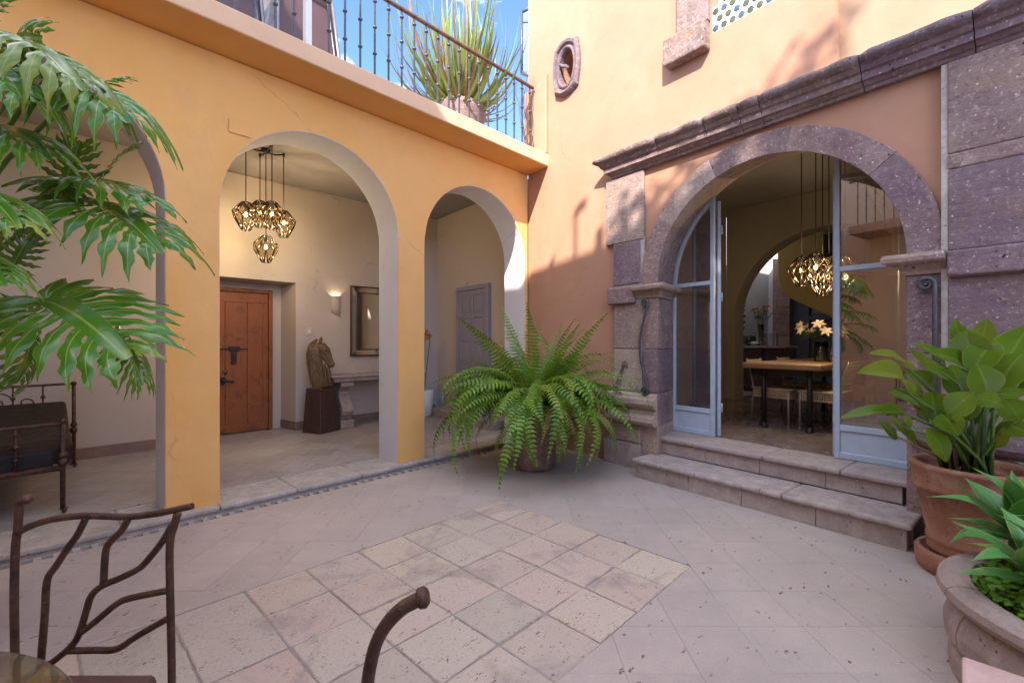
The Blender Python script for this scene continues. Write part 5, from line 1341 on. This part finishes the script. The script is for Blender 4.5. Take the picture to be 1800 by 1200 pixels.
SL = [  # base px,py,d   tip px,py,d   width px
 (1601, 652, 2.42, 1527, 622, 2.32, 30), (1597, 692, 2.36, 1506, 655, 2.25, 44), (1591, 726, 2.34, 1477, 736, 2.22, 36), (1596, 752, 2.36, 1523, 727, 2.28, 27),
 (1682, 674, 2.46, 1597, 612, 2.40, 50), (1662, 645, 2.62, 1603, 603, 2.60, 34), (1708, 657, 2.55, 1630, 618, 2.50, 40), (1688, 610, 2.66, 1677, 561, 2.66, 24),
 (1712, 642, 2.50, 1698, 578, 2.50, 58), (1708, 660, 2.45, 1750, 600, 2.48, 48), (1762, 640, 2.52, 1808, 572, 2.55, 56), (1752, 684, 2.40, 1800, 620, 2.42, 52),
 (1735, 694, 2.32, 1716, 640, 2.34, 56), (1648, 738, 2.42, 1638, 686, 2.46, 44), (1668, 728, 2.28, 1712, 690, 2.22, 46), (1712, 702, 2.26, 1764, 716, 2.18, 40),
 (1748, 694, 2.34, 1812, 688, 2.26, 30), (1764, 702, 2.40, 1792, 742, 2.36, 50), (1655, 728, 2.40, 1684, 766, 2.30, 40), (1632, 752, 2.40, 1664, 812, 2.34, 30),
 (1776, 748, 2.38, 1815, 764, 2.3, 40), (1640, 690, 2.60, 1590, 655, 2.62, 40), (1720, 620, 2.68, 1735, 560, 2.70, 36), (1795, 665, 2.55, 1830, 600, 2.6, 50),
 (1690, 700, 2.62, 1672, 640, 2.66, 44), (1780, 700, 2.6, 1808, 640, 2.64, 44), (1630, 715, 2.52, 1560, 690, 2.48, 38), (1700, 740, 2.5, 1690, 690, 2.55, 40)]
for i, (bx, by, bd, tx, ty, td, w) in enumerate(SL):
    B, T = W(bx, by, bd), W(tx, ty, td); cx = (Vector((0, 0, CAM_H)) - B).normalized()
    up = Vector((0, 0, 1)); nrm = cx*random.uniform(.5, .9) + up*random.uniform(.4, .9)
    if i in (8, 12, 13): nrm = cx + up*.45 + Vector((.3, -.3, 0))*(1 if i == 12 else -1)
    place_leaf('leaf', PM[i % 6], pp, B, T, nrm, w/800*bd*1.02)
    root = Vector((PC.x + random.uniform(-.10, .10), PC.y + random.uniform(-.10, .10), .57))
    mid = (root*.45 + B*.55); mid.z += .08*(B-root).length; mid = mid*1.0 - (T-B)*.15
    mid2 = root.lerp(mid, .5); mid2.z += .03
    mb = MB(); mb.tube([root, mid2, mid, mid.lerp(B, .6), B, B.lerp(T, .3)], [.012, .010, .0085, .0075, .006, .003], 8); mb.obj('stalk', M_stalkb if i % 3 == 0 else M_stalk, pp, pp.matrix_world.inverted())
for k in range(26):
    a = random.uniform(0, 6.28); r = random.uniform(.02, .12); h = random.uniform(.18, .5); q = random.uniform(.05, .25)
    mb = MB(); mb.tube([(r*math.cos(a), r*math.sin(a), 0), (r*math.cos(a)*1.3, r*math.sin(a)*1.3, h*.5), ((r+q)*math.cos(a), (r+q)*math.sin(a), h)], [.012, .009, .005], 7); mb.obj('stalk', M_stalk if k % 4 else M_dry, pp)
    if k % 2 == 0:
        M = pp.matrix_world; B = M @ Vector(((r+q)*math.cos(a), (r+q)*math.sin(a), h-.02)); T = B + Vector((math.cos(a)*.09, math.sin(a)*.09, .11))
        if (T - Vector(RP(4.3, 0, 0))).dot(Vector((-.9923, .1239, 0))) > .03: place_leaf('leaf', PM[k % 6], pp, B, T, (-.5, -.3, .7), .085)

# ================================================================ ROUND PLANTER + AGAVES
CC = camW(2.232, 1.598)
rp = thing('round_planter', 'large round carved stone planter with a broad rim', 'planter', MT(CC.x, CC.y, 0))
def arcpiece(prof, a0, a1, name, mat, n=14, bw=.005):
    mb = MB(); m = len(prof)
    for k in range(n+1):
        a = a0+(a1-a0)*k/n
        for r, z in prof: mb.v.append((r*math.cos(a), r*math.sin(a), z))
    for k in range(n):
        for q in range(m): mb.face((k*m+q, k*m+(q+1) % m, (k+1)*m+(q+1) % m, (k+1)*m+q), None, False)
    mb.face(list(range(m))); mb.face([n*m+q for q in range(m)][::-1])
    return bevel(mb.obj(name, mat, rp), bw, 2, 50)
rim = [(.44, .30), (.505, .30), (.53, .312), (.545, .335), (.54, .362), (.515, .378), (.47, .380), (.44, .376)]
bod = [(.42, .085), (.475, .085), (.50, .105), (.52, .15), (.522, .20), (.508, .25), (.485, .288), (.47, .299), (.42, .299)]
bas = [(.42, -.02), (.50, -.02), (.508, .02), (.505, .075), (.49, .084), (.42, .084)]
for k in range(8):
    g = .006; o0 = rad(19)
    arcpiece(rim, o0+k*math.pi/4+g, o0+(k+1)*math.pi/4-g, 'rim_stone', M_planter)
    arcpiece(bod, o0+.05+k*math.pi/4+g, o0+.05+(k+1)*math.pi/4-g, 'body_stone', M_planter)
for k in range(6): arcpiece(bas, k*math.pi/3+.004, (k+1)*math.pi/3-.004, 'base_stone', M_planter)
mb = MB(); mb.lathe([(0, .335), (.445, .325)], seg=30, capb=False, capt=False); mb.obj('soil', M_soil, rp)
ag_m = [paddle_mesh(M_agave, lambda f: (.42+.58*math.sin(math.pi*min(1, f*1.12))**.8)*(1-f**5)*(1 if f < .97 else .25)+.0, sag=sg, fold=fo, ripple=0, asp=.36, nseg=12, nc=2, seed=i+3) for i, (sg, fo) in enumerate([(.06, .35), (.14, .3), (-.04, .45), (.2, .3)])]
def agave(label, c, L, n, tilt0=0):
    t = thing('agave', label, 'agave', Matrix.Translation(c), 'agaves in the round stone planter')
    mb = MB(); mb.tube([(0, 0, -(c[2]-.32)), (0, 0, .0)], .028, 8); mb.obj('stem', M_stalk, t)
    for k in range(n):
        f = k/(n-1); az = k*2.399+tilt0; el = rad(80 - 96*f**.85); l = L*(.55+.5*math.sin(math.pi*(.25+.6*f)))
        d = Vector((math.cos(az)*math.cos(el), math.sin(az)*math.cos(el), math.sin(el))); up = Vector((-math.cos(az)*math.sin(el), -math.sin(az)*math.sin(el), math.cos(el)))
        B = t.matrix_world @ Vector((0, 0, -.02*f)); place_leaf('leaf', ag_m[k % 4], t, B + d*.01, B + d*l, up, l*.36)
    return t
random.seed(31)
agave('large pale green agave at the back of the round stone planter', camW(2.22, 2.0, .50), .31, 20, .3)
agave('agave leaning over the ground cover at the front of the round stone planter', camW(1.95, 1.68, .475), .27, 19, 1.1)
agave('small agave behind the larger ones, nearest the terracotta pot', camW(2.47, 1.95, .62), .27, 15, 2.0)
gc = MB(); random.seed(41)
for k in range(2600):
    a = random.uniform(0, 6.28); r = .44*math.sqrt(random.random()); x, y = r*math.cos(a), r*math.sin(a); z = .335+random.uniform(.0, .055)
    q = random.uniform(.008, .017); nx, ny = random.uniform(-.6, .6), random.uniform(-.6, .6); i = len(gc.v)
    for s in range(6):
        an = s*1.047+a; px_, py_ = q*math.cos(an), q*math.sin(an); gc.v.append((x+px_, y+py_, z - nx*px_ - ny*py_))
    gc.face(tuple(range(i, i+6)), [(.5, .5)]*6)
o = gc.obj('ground_cover', M_cover, None, MT(CC.x, CC.y, 0), fix=False); tag(o, 'bright green creeping ground cover in the round planter', 'ground cover', kind='stuff')

# stone bench at the very corner
bc = G(1690, 1150, .45)
t = thing('stone_bench', 'pale pink stone bench corner in front of the round planter', 'bench', MT(bc.x, bc.y, 0))
M_pink = stone('pink_stone', (.50, .34, .31), (.54, .38, .34), (.6, .5, .47), bs=.1, grain=.2, speck=.7, rough=.8)
mb = MB(); mb.box(-.95, 0, -1.2, 0, .39, .45); bevel(mb.obj('bench_slab', M_pink, t), .008, 2)
for y in (-1.05, -.25): mb = MB(); mb.box(-.8, -.12, y, y+.12, 0, .389); bevel(mb.obj('leg', M_pink, t), .01, 2)

# ================================================================ PHILODENDRON
def philo_mesh(seed, N_=8, droop=.35, cup=.25, length=.46):
    rnd = random.Random(seed); mb = MB()
    def b(t): return .028 + .062*math.sin(math.pi*min(1, max(0, t+.12)/1.12))**.7
    def mid(t): return (0, t, .10*math.sin(math.pi*t) - .02)
    nb = 20
    ts = [-.02 + 1.0*k/nb for k in range(nb+1)]
    # central blade, folded a little along the midrib
    rows = []
    for t in ts:
        m = mid(t); w = b(t) if t < .985 else .003; i = len(mb.v); mb.v += [(-w, t, m[2]+w*cup), m, (w, t, m[2]+w*cup)]; rows.append(i)
    for k in range(nb):
        a, c = rows[k], rows[k+1]
        mb.face((a, a+1, c+1, c), [(1, 0), (0, 0), (0, 1), (.5, 1)], True); mb.face((a+1, a+2, c+2, c+1), [(0, 0), (1, 0), (.5, 1), (0, 1)], True)
    def lobe(sg, t0, t1, ang, ln, teeth=3):
        P0 = Vector((sg*b(t0), t0, mid(t0)[2]+b(t0)*cup)); P1 = Vector((sg*b(t1), t1, mid(t1)[2]+b(t1)*cup)); n = 11; root = (P1-P0).length*.84
        c = (P0+P1)*.5; pr = None; a = ang; w0 = root*.5
        dirx = Vector((sg*math.sin(a), math.cos(a), 0)); ax = (P1-P0).normalized(); ph = rnd.uniform(0, 6)
        for k in range(n+1):
            f = k/n
            bend = a - .42*f*(1 if a < 2 else -.2); d2 = Vector((sg*math.sin(bend), math.cos(bend), 0))
            if k: c = c + d2*(ln/n)
            z = c.z*0 + P0.z + cup*ln*f*.55 - droop*ln*1.25*f*f
            perp = Vector((-d2.y*sg, d2.x*sg, 0)); perp = perp if perp.y > 0 else -perp
            blend = min(1, f*3.2); pv = (ax*(1-blend) + perp*blend).normalized()
            prof = (1-.16*f) if f < .68 else (1-.16*f)*(max(0, 1-((f-.68)/.32))**.85)
            tooth = 1+.36*math.sin(f*teeth*6.2+ph)*min(1, f*2.5) if f < .95 else 1
            tooth2 = 1+.36*math.sin(f*teeth*6.2+ph+2.3)*min(1, f*2.5) if f < .95 else 1
            w = w0*(.80+.35*math.sin(math.pi*min(1, f*1.25)))*prof
            if f == 1: w = .001
            z2 = z - w*.18; wob = .012*math.sin(f*9+ph)
            L_ = P0 if k == 0 else Vector((c.x, c.y, z2+wob)) - pv*w*tooth; R_ = P1 if k == 0 else Vector((c.x, c.y, z2-wob)) + pv*w*tooth2
            i = len(mb.v); mb.v += [tuple(L_), (c.x, c.y, z+.012*math.sin(math.pi*f)), tuple(R_)]
            if pr is not None:
                A = (pr, pr+1, i+1, i); B_ = (pr+1, pr+2, i+2, i+1)
                if sg < 0: A, B_ = A[::-1], B_[::-1]
                uA = [(1, f), (0, f), (0, f), (1, f)]; uB = [(0, f), (1, f), (1, f), (0, f)]
                mb.face(A, uA if sg > 0 else uA[::-1], True); mb.face(B_, uB if sg > 0 else uB[::-1], True)
            pr = i
    t = -.02; step = .98/N_
    for q in range(N_):
        t0 = -.02+q*step; t1 = t0+step*.86; f = q/(N_-1)
        for sg in (-1, 1):
            ln = length*(.62+.55*math.sin(math.pi*(.18+.62*(1-f))))*rnd.uniform(.88, 1.1)*(1 if f < .9 else .75); ang = rad(108 - 74*f**.8)+rnd.uniform(-.06, .06)
            lobe(sg, t0, t1, ang, ln)
    for sg in (-1, 1):   # basal lobes pointing back
        lobe_t0, lobe_t1 = -.02, -.0201
        P = [(150, .44), (128, .46)]
        for a_, l_ in P:
            i0 = len(mb.v); base = Vector((sg*.015, -.02, -.02)); a = rad(a_)+rnd.uniform(-.08, .08); prv = None
            for k in range(9):
                f = k/8; d2 = Vector((sg*math.sin(a-.2*f), math.cos(a-.2*f), 0)); c = base + d2*l_*f; pv = Vector((d2.y, -d2.x, 0)); w = .065*math.sin(math.pi*min(1, f*.80+.18))**.7*(1+.3*math.sin(f*16+a)) if f < 1 else .001
                z = -.02 + cup*l_*f*.4 - droop*l_*f*f + (.004 if a_ < 140 else 0); i = len(mb.v)
                mb.v += [tuple(c+pv*w+Vector((0, 0, z-w*.2))), (c.x, c.y, z), tuple(c-pv*w+Vector((0, 0, z-w*.2)))]
                if prv is not None:
                    mb.face((prv, prv+1, i+1, i), [(1, f), (0, f), (0, f), (1, f)], True); mb.face((prv+1, prv+2, i+2, i+1), [(0, f), (1, f), (1, f), (0, f)], True)
                prv = i
    return mb.mesh('leaf', M_philo, fix=False)
PHM = [philo_mesh(s, N_=n, droop=dr_, cup=cu, length=ln) for s, n, dr_, cu, ln in ((1, 8, .30, .25, .46), (2, 8, .5, .3, .44), (3, 7, .4, .15, .42), (4, 9, .65, .3, .46), (5, 7, .2, .4, .40))]
TR = camW(-2.62, 1.95)
ph = thing('philodendron', 'big glossy tree philodendron with deeply lobed leaves leaning in from the left', 'philodendron', MT(TR.x, TR.y, 0))
mb = MB(); mb.tube([(0, 0, .3), (.05, .02, .9), (.02, -.03, 1.5), (.06, 0, 2.1)], [.055, .05, .045, .035], 12); mb.obj('trunk', M_horse, ph)
pt = thing('philodendron_pot', 'terracotta pot holding the philodendron left of the picture', 'pot', MT(TR.x, TR.y, 0))
mb = MB(); mb.lathe([(.17, 0), (.23, .38), (.25, .40), (.25, .45), (.22, .45), (.2, .36), (0, .36)], seg=32); mb.obj('pot_body', M_terra, pt)
up = Vector((0, 0, 1))
PL = [  # base px,py,d ; tip px,py,d ; (camera weight, up weight, side weight); width factor ; mesh
 (78, 524, 1.78, 268, 660, 1.62, (1.0, .55, .0), 1.0, 0),
 (148, 352, 1.95, 322, 470, 1.80, (.55, .8, .15), 1.0, 1),
 (118, 312, 1.98, 300, 372, 1.85, (.35, 1, .0), .8, 2),
 (95, 128, 1.85, 262, 240, 1.70, (.45, .9, .1), .95, 3),
 (-10, 60, 1.75, 190, 185, 1.62, (.3, 1.0, .0), .85, 3),
 (20, 80, 1.90, 88, 62, 1.80, (.8, .3, .0), 1.1, 2),
 (-40, 100, 1.6, 70, 205, 1.5, (.3, .9, .1), 1.0, 3),
 (110, 330, 2.05, 150, 225, 2.05, (.9, .1, .0), .9, 4),
 (-30, 215, 1.75, 120, 300, 1.65, (.35, .9, -.1), .9, 1),
 (-60, 330, 1.55, 60, 420, 1.45, (.4, .9, .0), .9, 1),
 (-70, 440, 1.5, 30, 520, 1.42, (.4, .9, .0), .9, 1),
 (150, 372, 2.15, 60, 350, 2.2, (-.3, 1, .0), .9, 4),
 (52, 562, 1.85, 20, 705, 1.78, (-.25, .3, .9), .85, 3),
 (190, 300, 2.1, 262, 250, 2.1, (.5, .9, .0), .9, 4),
 (20, 470, 1.95, 70, 390, 2.0, (.8, .4, .0), .9, 2),
 (210, 590, 1.75, 262, 700, 1.72, (.6, .2, .5), .6, 3),
 (-20, 30, 2.0, 60, -20, 2.0, (.6, .6, .0), .8, 4),
 (150, 170, 2.0, 240, 130, 2.0, (.5, .9, 0), .5, 2)]
for i, (bx, by, bd, tx, ty, td, (wc, wu, ws), wf, mi) in enumerate(PL):
    B, T = W(bx, by, bd), W(tx, ty, td); cdir = (Vector((0, 0, CAM_H)) - B).normalized(); sd_ = Vector((S46, -C46, 0))
    T = B + (T-B)*.80; L = (T-B).length
    place_leaf('leaf', PHM[mi], ph, B, T, cdir*wc + up*wu + sd_*ws, L*wf)
    root = Vector((TR.x+random.uniform(-.03, .08), TR.y+random.uniform(-.05, .05), 1.0+.45*random.random() + (.5 if by < 250 else 0)))
    mid = root.lerp(B, .5) + Vector((0, 0, .12)); m3 = root.lerp(B, .8) + Vector((0, 0, .08))
    mb = MB(); mb.tube([root, root.lerp(mid, .5)+Vector((0, 0, .03)), mid, m3, B], [.013, .011, .010, .009, .008], 8); mb.obj('stalk', M_stalk, ph, ph.matrix_world.inverted())

# ================================================================ FOREGROUND IRON CHAIRS AND GLASS TABLE
D1 = 1.25
def smooth(pts, n=4):
    out = []; P = [Vector(p) for p in pts]
    for i in range(len(P)-1):
        p0, p1, p2, p3 = P[max(0, i-1)], P[i], P[i+1], P[min(len(P)-1, i+2)]
        for k in range(n):
            t = k/n; out.append(.5*((2*p1)+(p2-p0)*t+(2*p0-5*p1+4*p2-p3)*t*t+(3*p1-p0-3*p2+p3)*t**3))
    out.append(P[-1]); return out
cb = camW(-1.17, 1.1)
ch = thing('iron_garden_chair', 'brown iron garden chair with a branching twig pattern back beside the glass table', 'chair', MT(cb.x, cb.y, 0))
IV = ch.matrix_world.inverted()
def rod(name, px, r=.0088, d=D1, parent=ch, IV_=None, taper=None):
    pts = smooth([W(x, y, d + (q[2] if len(q) > 2 else 0)) for q in px for x, y in [q[:2]]])
    mb = MB(); R = r if taper is None else [r + (taper-r)*k/(len(pts)-1) for k in range(len(pts))]
    mb.tube(pts, R, 10); return mb.obj(name, M_iron, parent, IV_ or IV)
rod('back_post', [(48, 876, -.02), (36, 880), (33, 905), (31, 932), (27, 965), (25, 1050), (26, 1140), (28, 1300), (28, 1463)], .0098)
mb = MB(); mb.sphere(W(47, 877, D1-.02), .0135, 10, 6); mb.obj('finial', M_iron, ch, IV)
rod('back_post', [(312, 902), (306, 925), (300, 945), (298, 985), (300, 1080), (302, 1200), (302, 1463)], .0098)
rod('top_rail', [(34, 934), (62, 921), (100, 911), (150, 906), (220, 908), (270, 903), (310, 895), (338, 889)], .009)
rod('twig_bar', [(152, 908), (137, 938), (120, 962), (98, 995), (83, 1020), (79, 1080), (73, 1150), (69, 1195)])
rod('twig_bar', [(226, 910), (214, 932), (196, 950), (186, 968), (182, 1026)])
rod('twig_bar', [(303, 922), (285, 952), (262, 981), (244, 999), (210, 1016), (180, 1029), (161, 1046), (152, 1072), (141, 1108), (128, 1132), (100, 1157), (66, 1182), (50, 1200)])
rod('twig_bar', [(141, 1112), (165, 1094), (205, 1061), (232, 1050), (297, 1037)])
rod('twig_bar', [(299, 1084), (240, 1118), (205, 1140), (165, 1142), (120, 1143)])
mb = MB(); c4 = [camW(-1.345, 1.235), camW(-.955, 1.235), camW(-.93, .80), camW(-1.37, .80)]
mb.prism([(p.x, p.y) for p in c4], .405, .455, axis='z'); bevel(mb.obj('seat_cushion', plain('maroon_cushion', (.085, .035, .03), .6, 0, .1, .3, 14), ch, IV), .02, 3)
mb = MB(); c5 = [(p.x, p.y, .40) for p in c4]; mb.tube(c5, .009, 8, closed=True)
mb.obj('seat_frame', M_iron, ch, IV)
for p in c4[2:]: mb = MB(); mb.tube([(p.x, p.y, 0), (p.x, p.y, .40)], .0095, 8); mb.obj('front_leg', M_iron, ch, IV)
# second chair: only the curled end of its back post rises into view
cb2 = camW(-.25, .35)
ch2 = thing('iron_garden_chair', 'iron garden chair of which only one dark curved post end shows at the bottom centre', 'chair', MT(cb2.x, cb2.y, 0))
IV2 = ch2.matrix_world.inverted()
D2 = .60
rod('back_post', [(640, 2400), (640, 1700), (640, 1300), (645, 1215), (651, 1170), (662, 1128), (680, 1096), (705, 1070), (727, 1057), (738, 1052)], .0080, D2, ch2, IV2, .0095)
mb = MB(); mb.lathe([(.0095, -.006), (.013, -.004), (.0135, .004), (.010, .008)], (0, 0, 0), 12)
q = W(742, 1050, D2); mb.obj('post_tip', M_iron, ch2, IV2 @ Matrix.Translation(q) @ Matrix.Rotation(rad(-46), 4, 'Z') @ Matrix.Rotation(rad(75), 4, 'Y'))
l = [camW(-.195, .60), camW(-.52, .32), camW(-.22, .02), camW(.12, .28)]
for i, p in enumerate(l[1:]):
    mb = MB(); mb.tube([(p.x, p.y, 0), (p.x, p.y, .84 if i == 0 else .43)], .009, 8); mb.obj('leg', M_iron, ch2, IV2)
for z0, z1 in ((.80, .86), (.50, .50)):
    mb = MB(); mb.tube([(l[0].x, l[0].y, z0), ((l[0].x+l[1].x)/2, (l[0].y+l[1].y)/2, z1), (l[1].x, l[1].y, z0)], .009, 8); mb.obj('back_rail', M_iron, ch2, IV2)
mb = MB(); mb.prism([(p.x, p.y) for p in l], .405, .45, axis='z'); bevel(mb.obj('seat_cushion', bpy.data.materials['maroon_cushion'], ch2, IV2), .015, 2)
# glass table
tc = camW(-1.05, .45)
gt = thing('glass_table', 'round glass topped garden table in front of the twig backed chair', 'table', MT(tc.x, tc.y, 0))
mb = MB(); mb.lathe([(.0, .730), (.447, .730), (.451, .734), (.451, .738), (.447, .742), (.0, .742)], seg=96, capb=False, capt=False); mb.obj('glass_top', M_tglass, gt)
for k in range(3):
    a = k*2.094+.5; mb = MB(); mb.tube(smooth([(.30*math.cos(a), .30*math.sin(a), 0), (.12*math.cos(a), .12*math.sin(a), .3), (.10*math.cos(a), .10*math.sin(a), .5), (.24*math.cos(a), .24*math.sin(a), .718)]), .011, 8); mb.obj('leg', M_iron, gt)
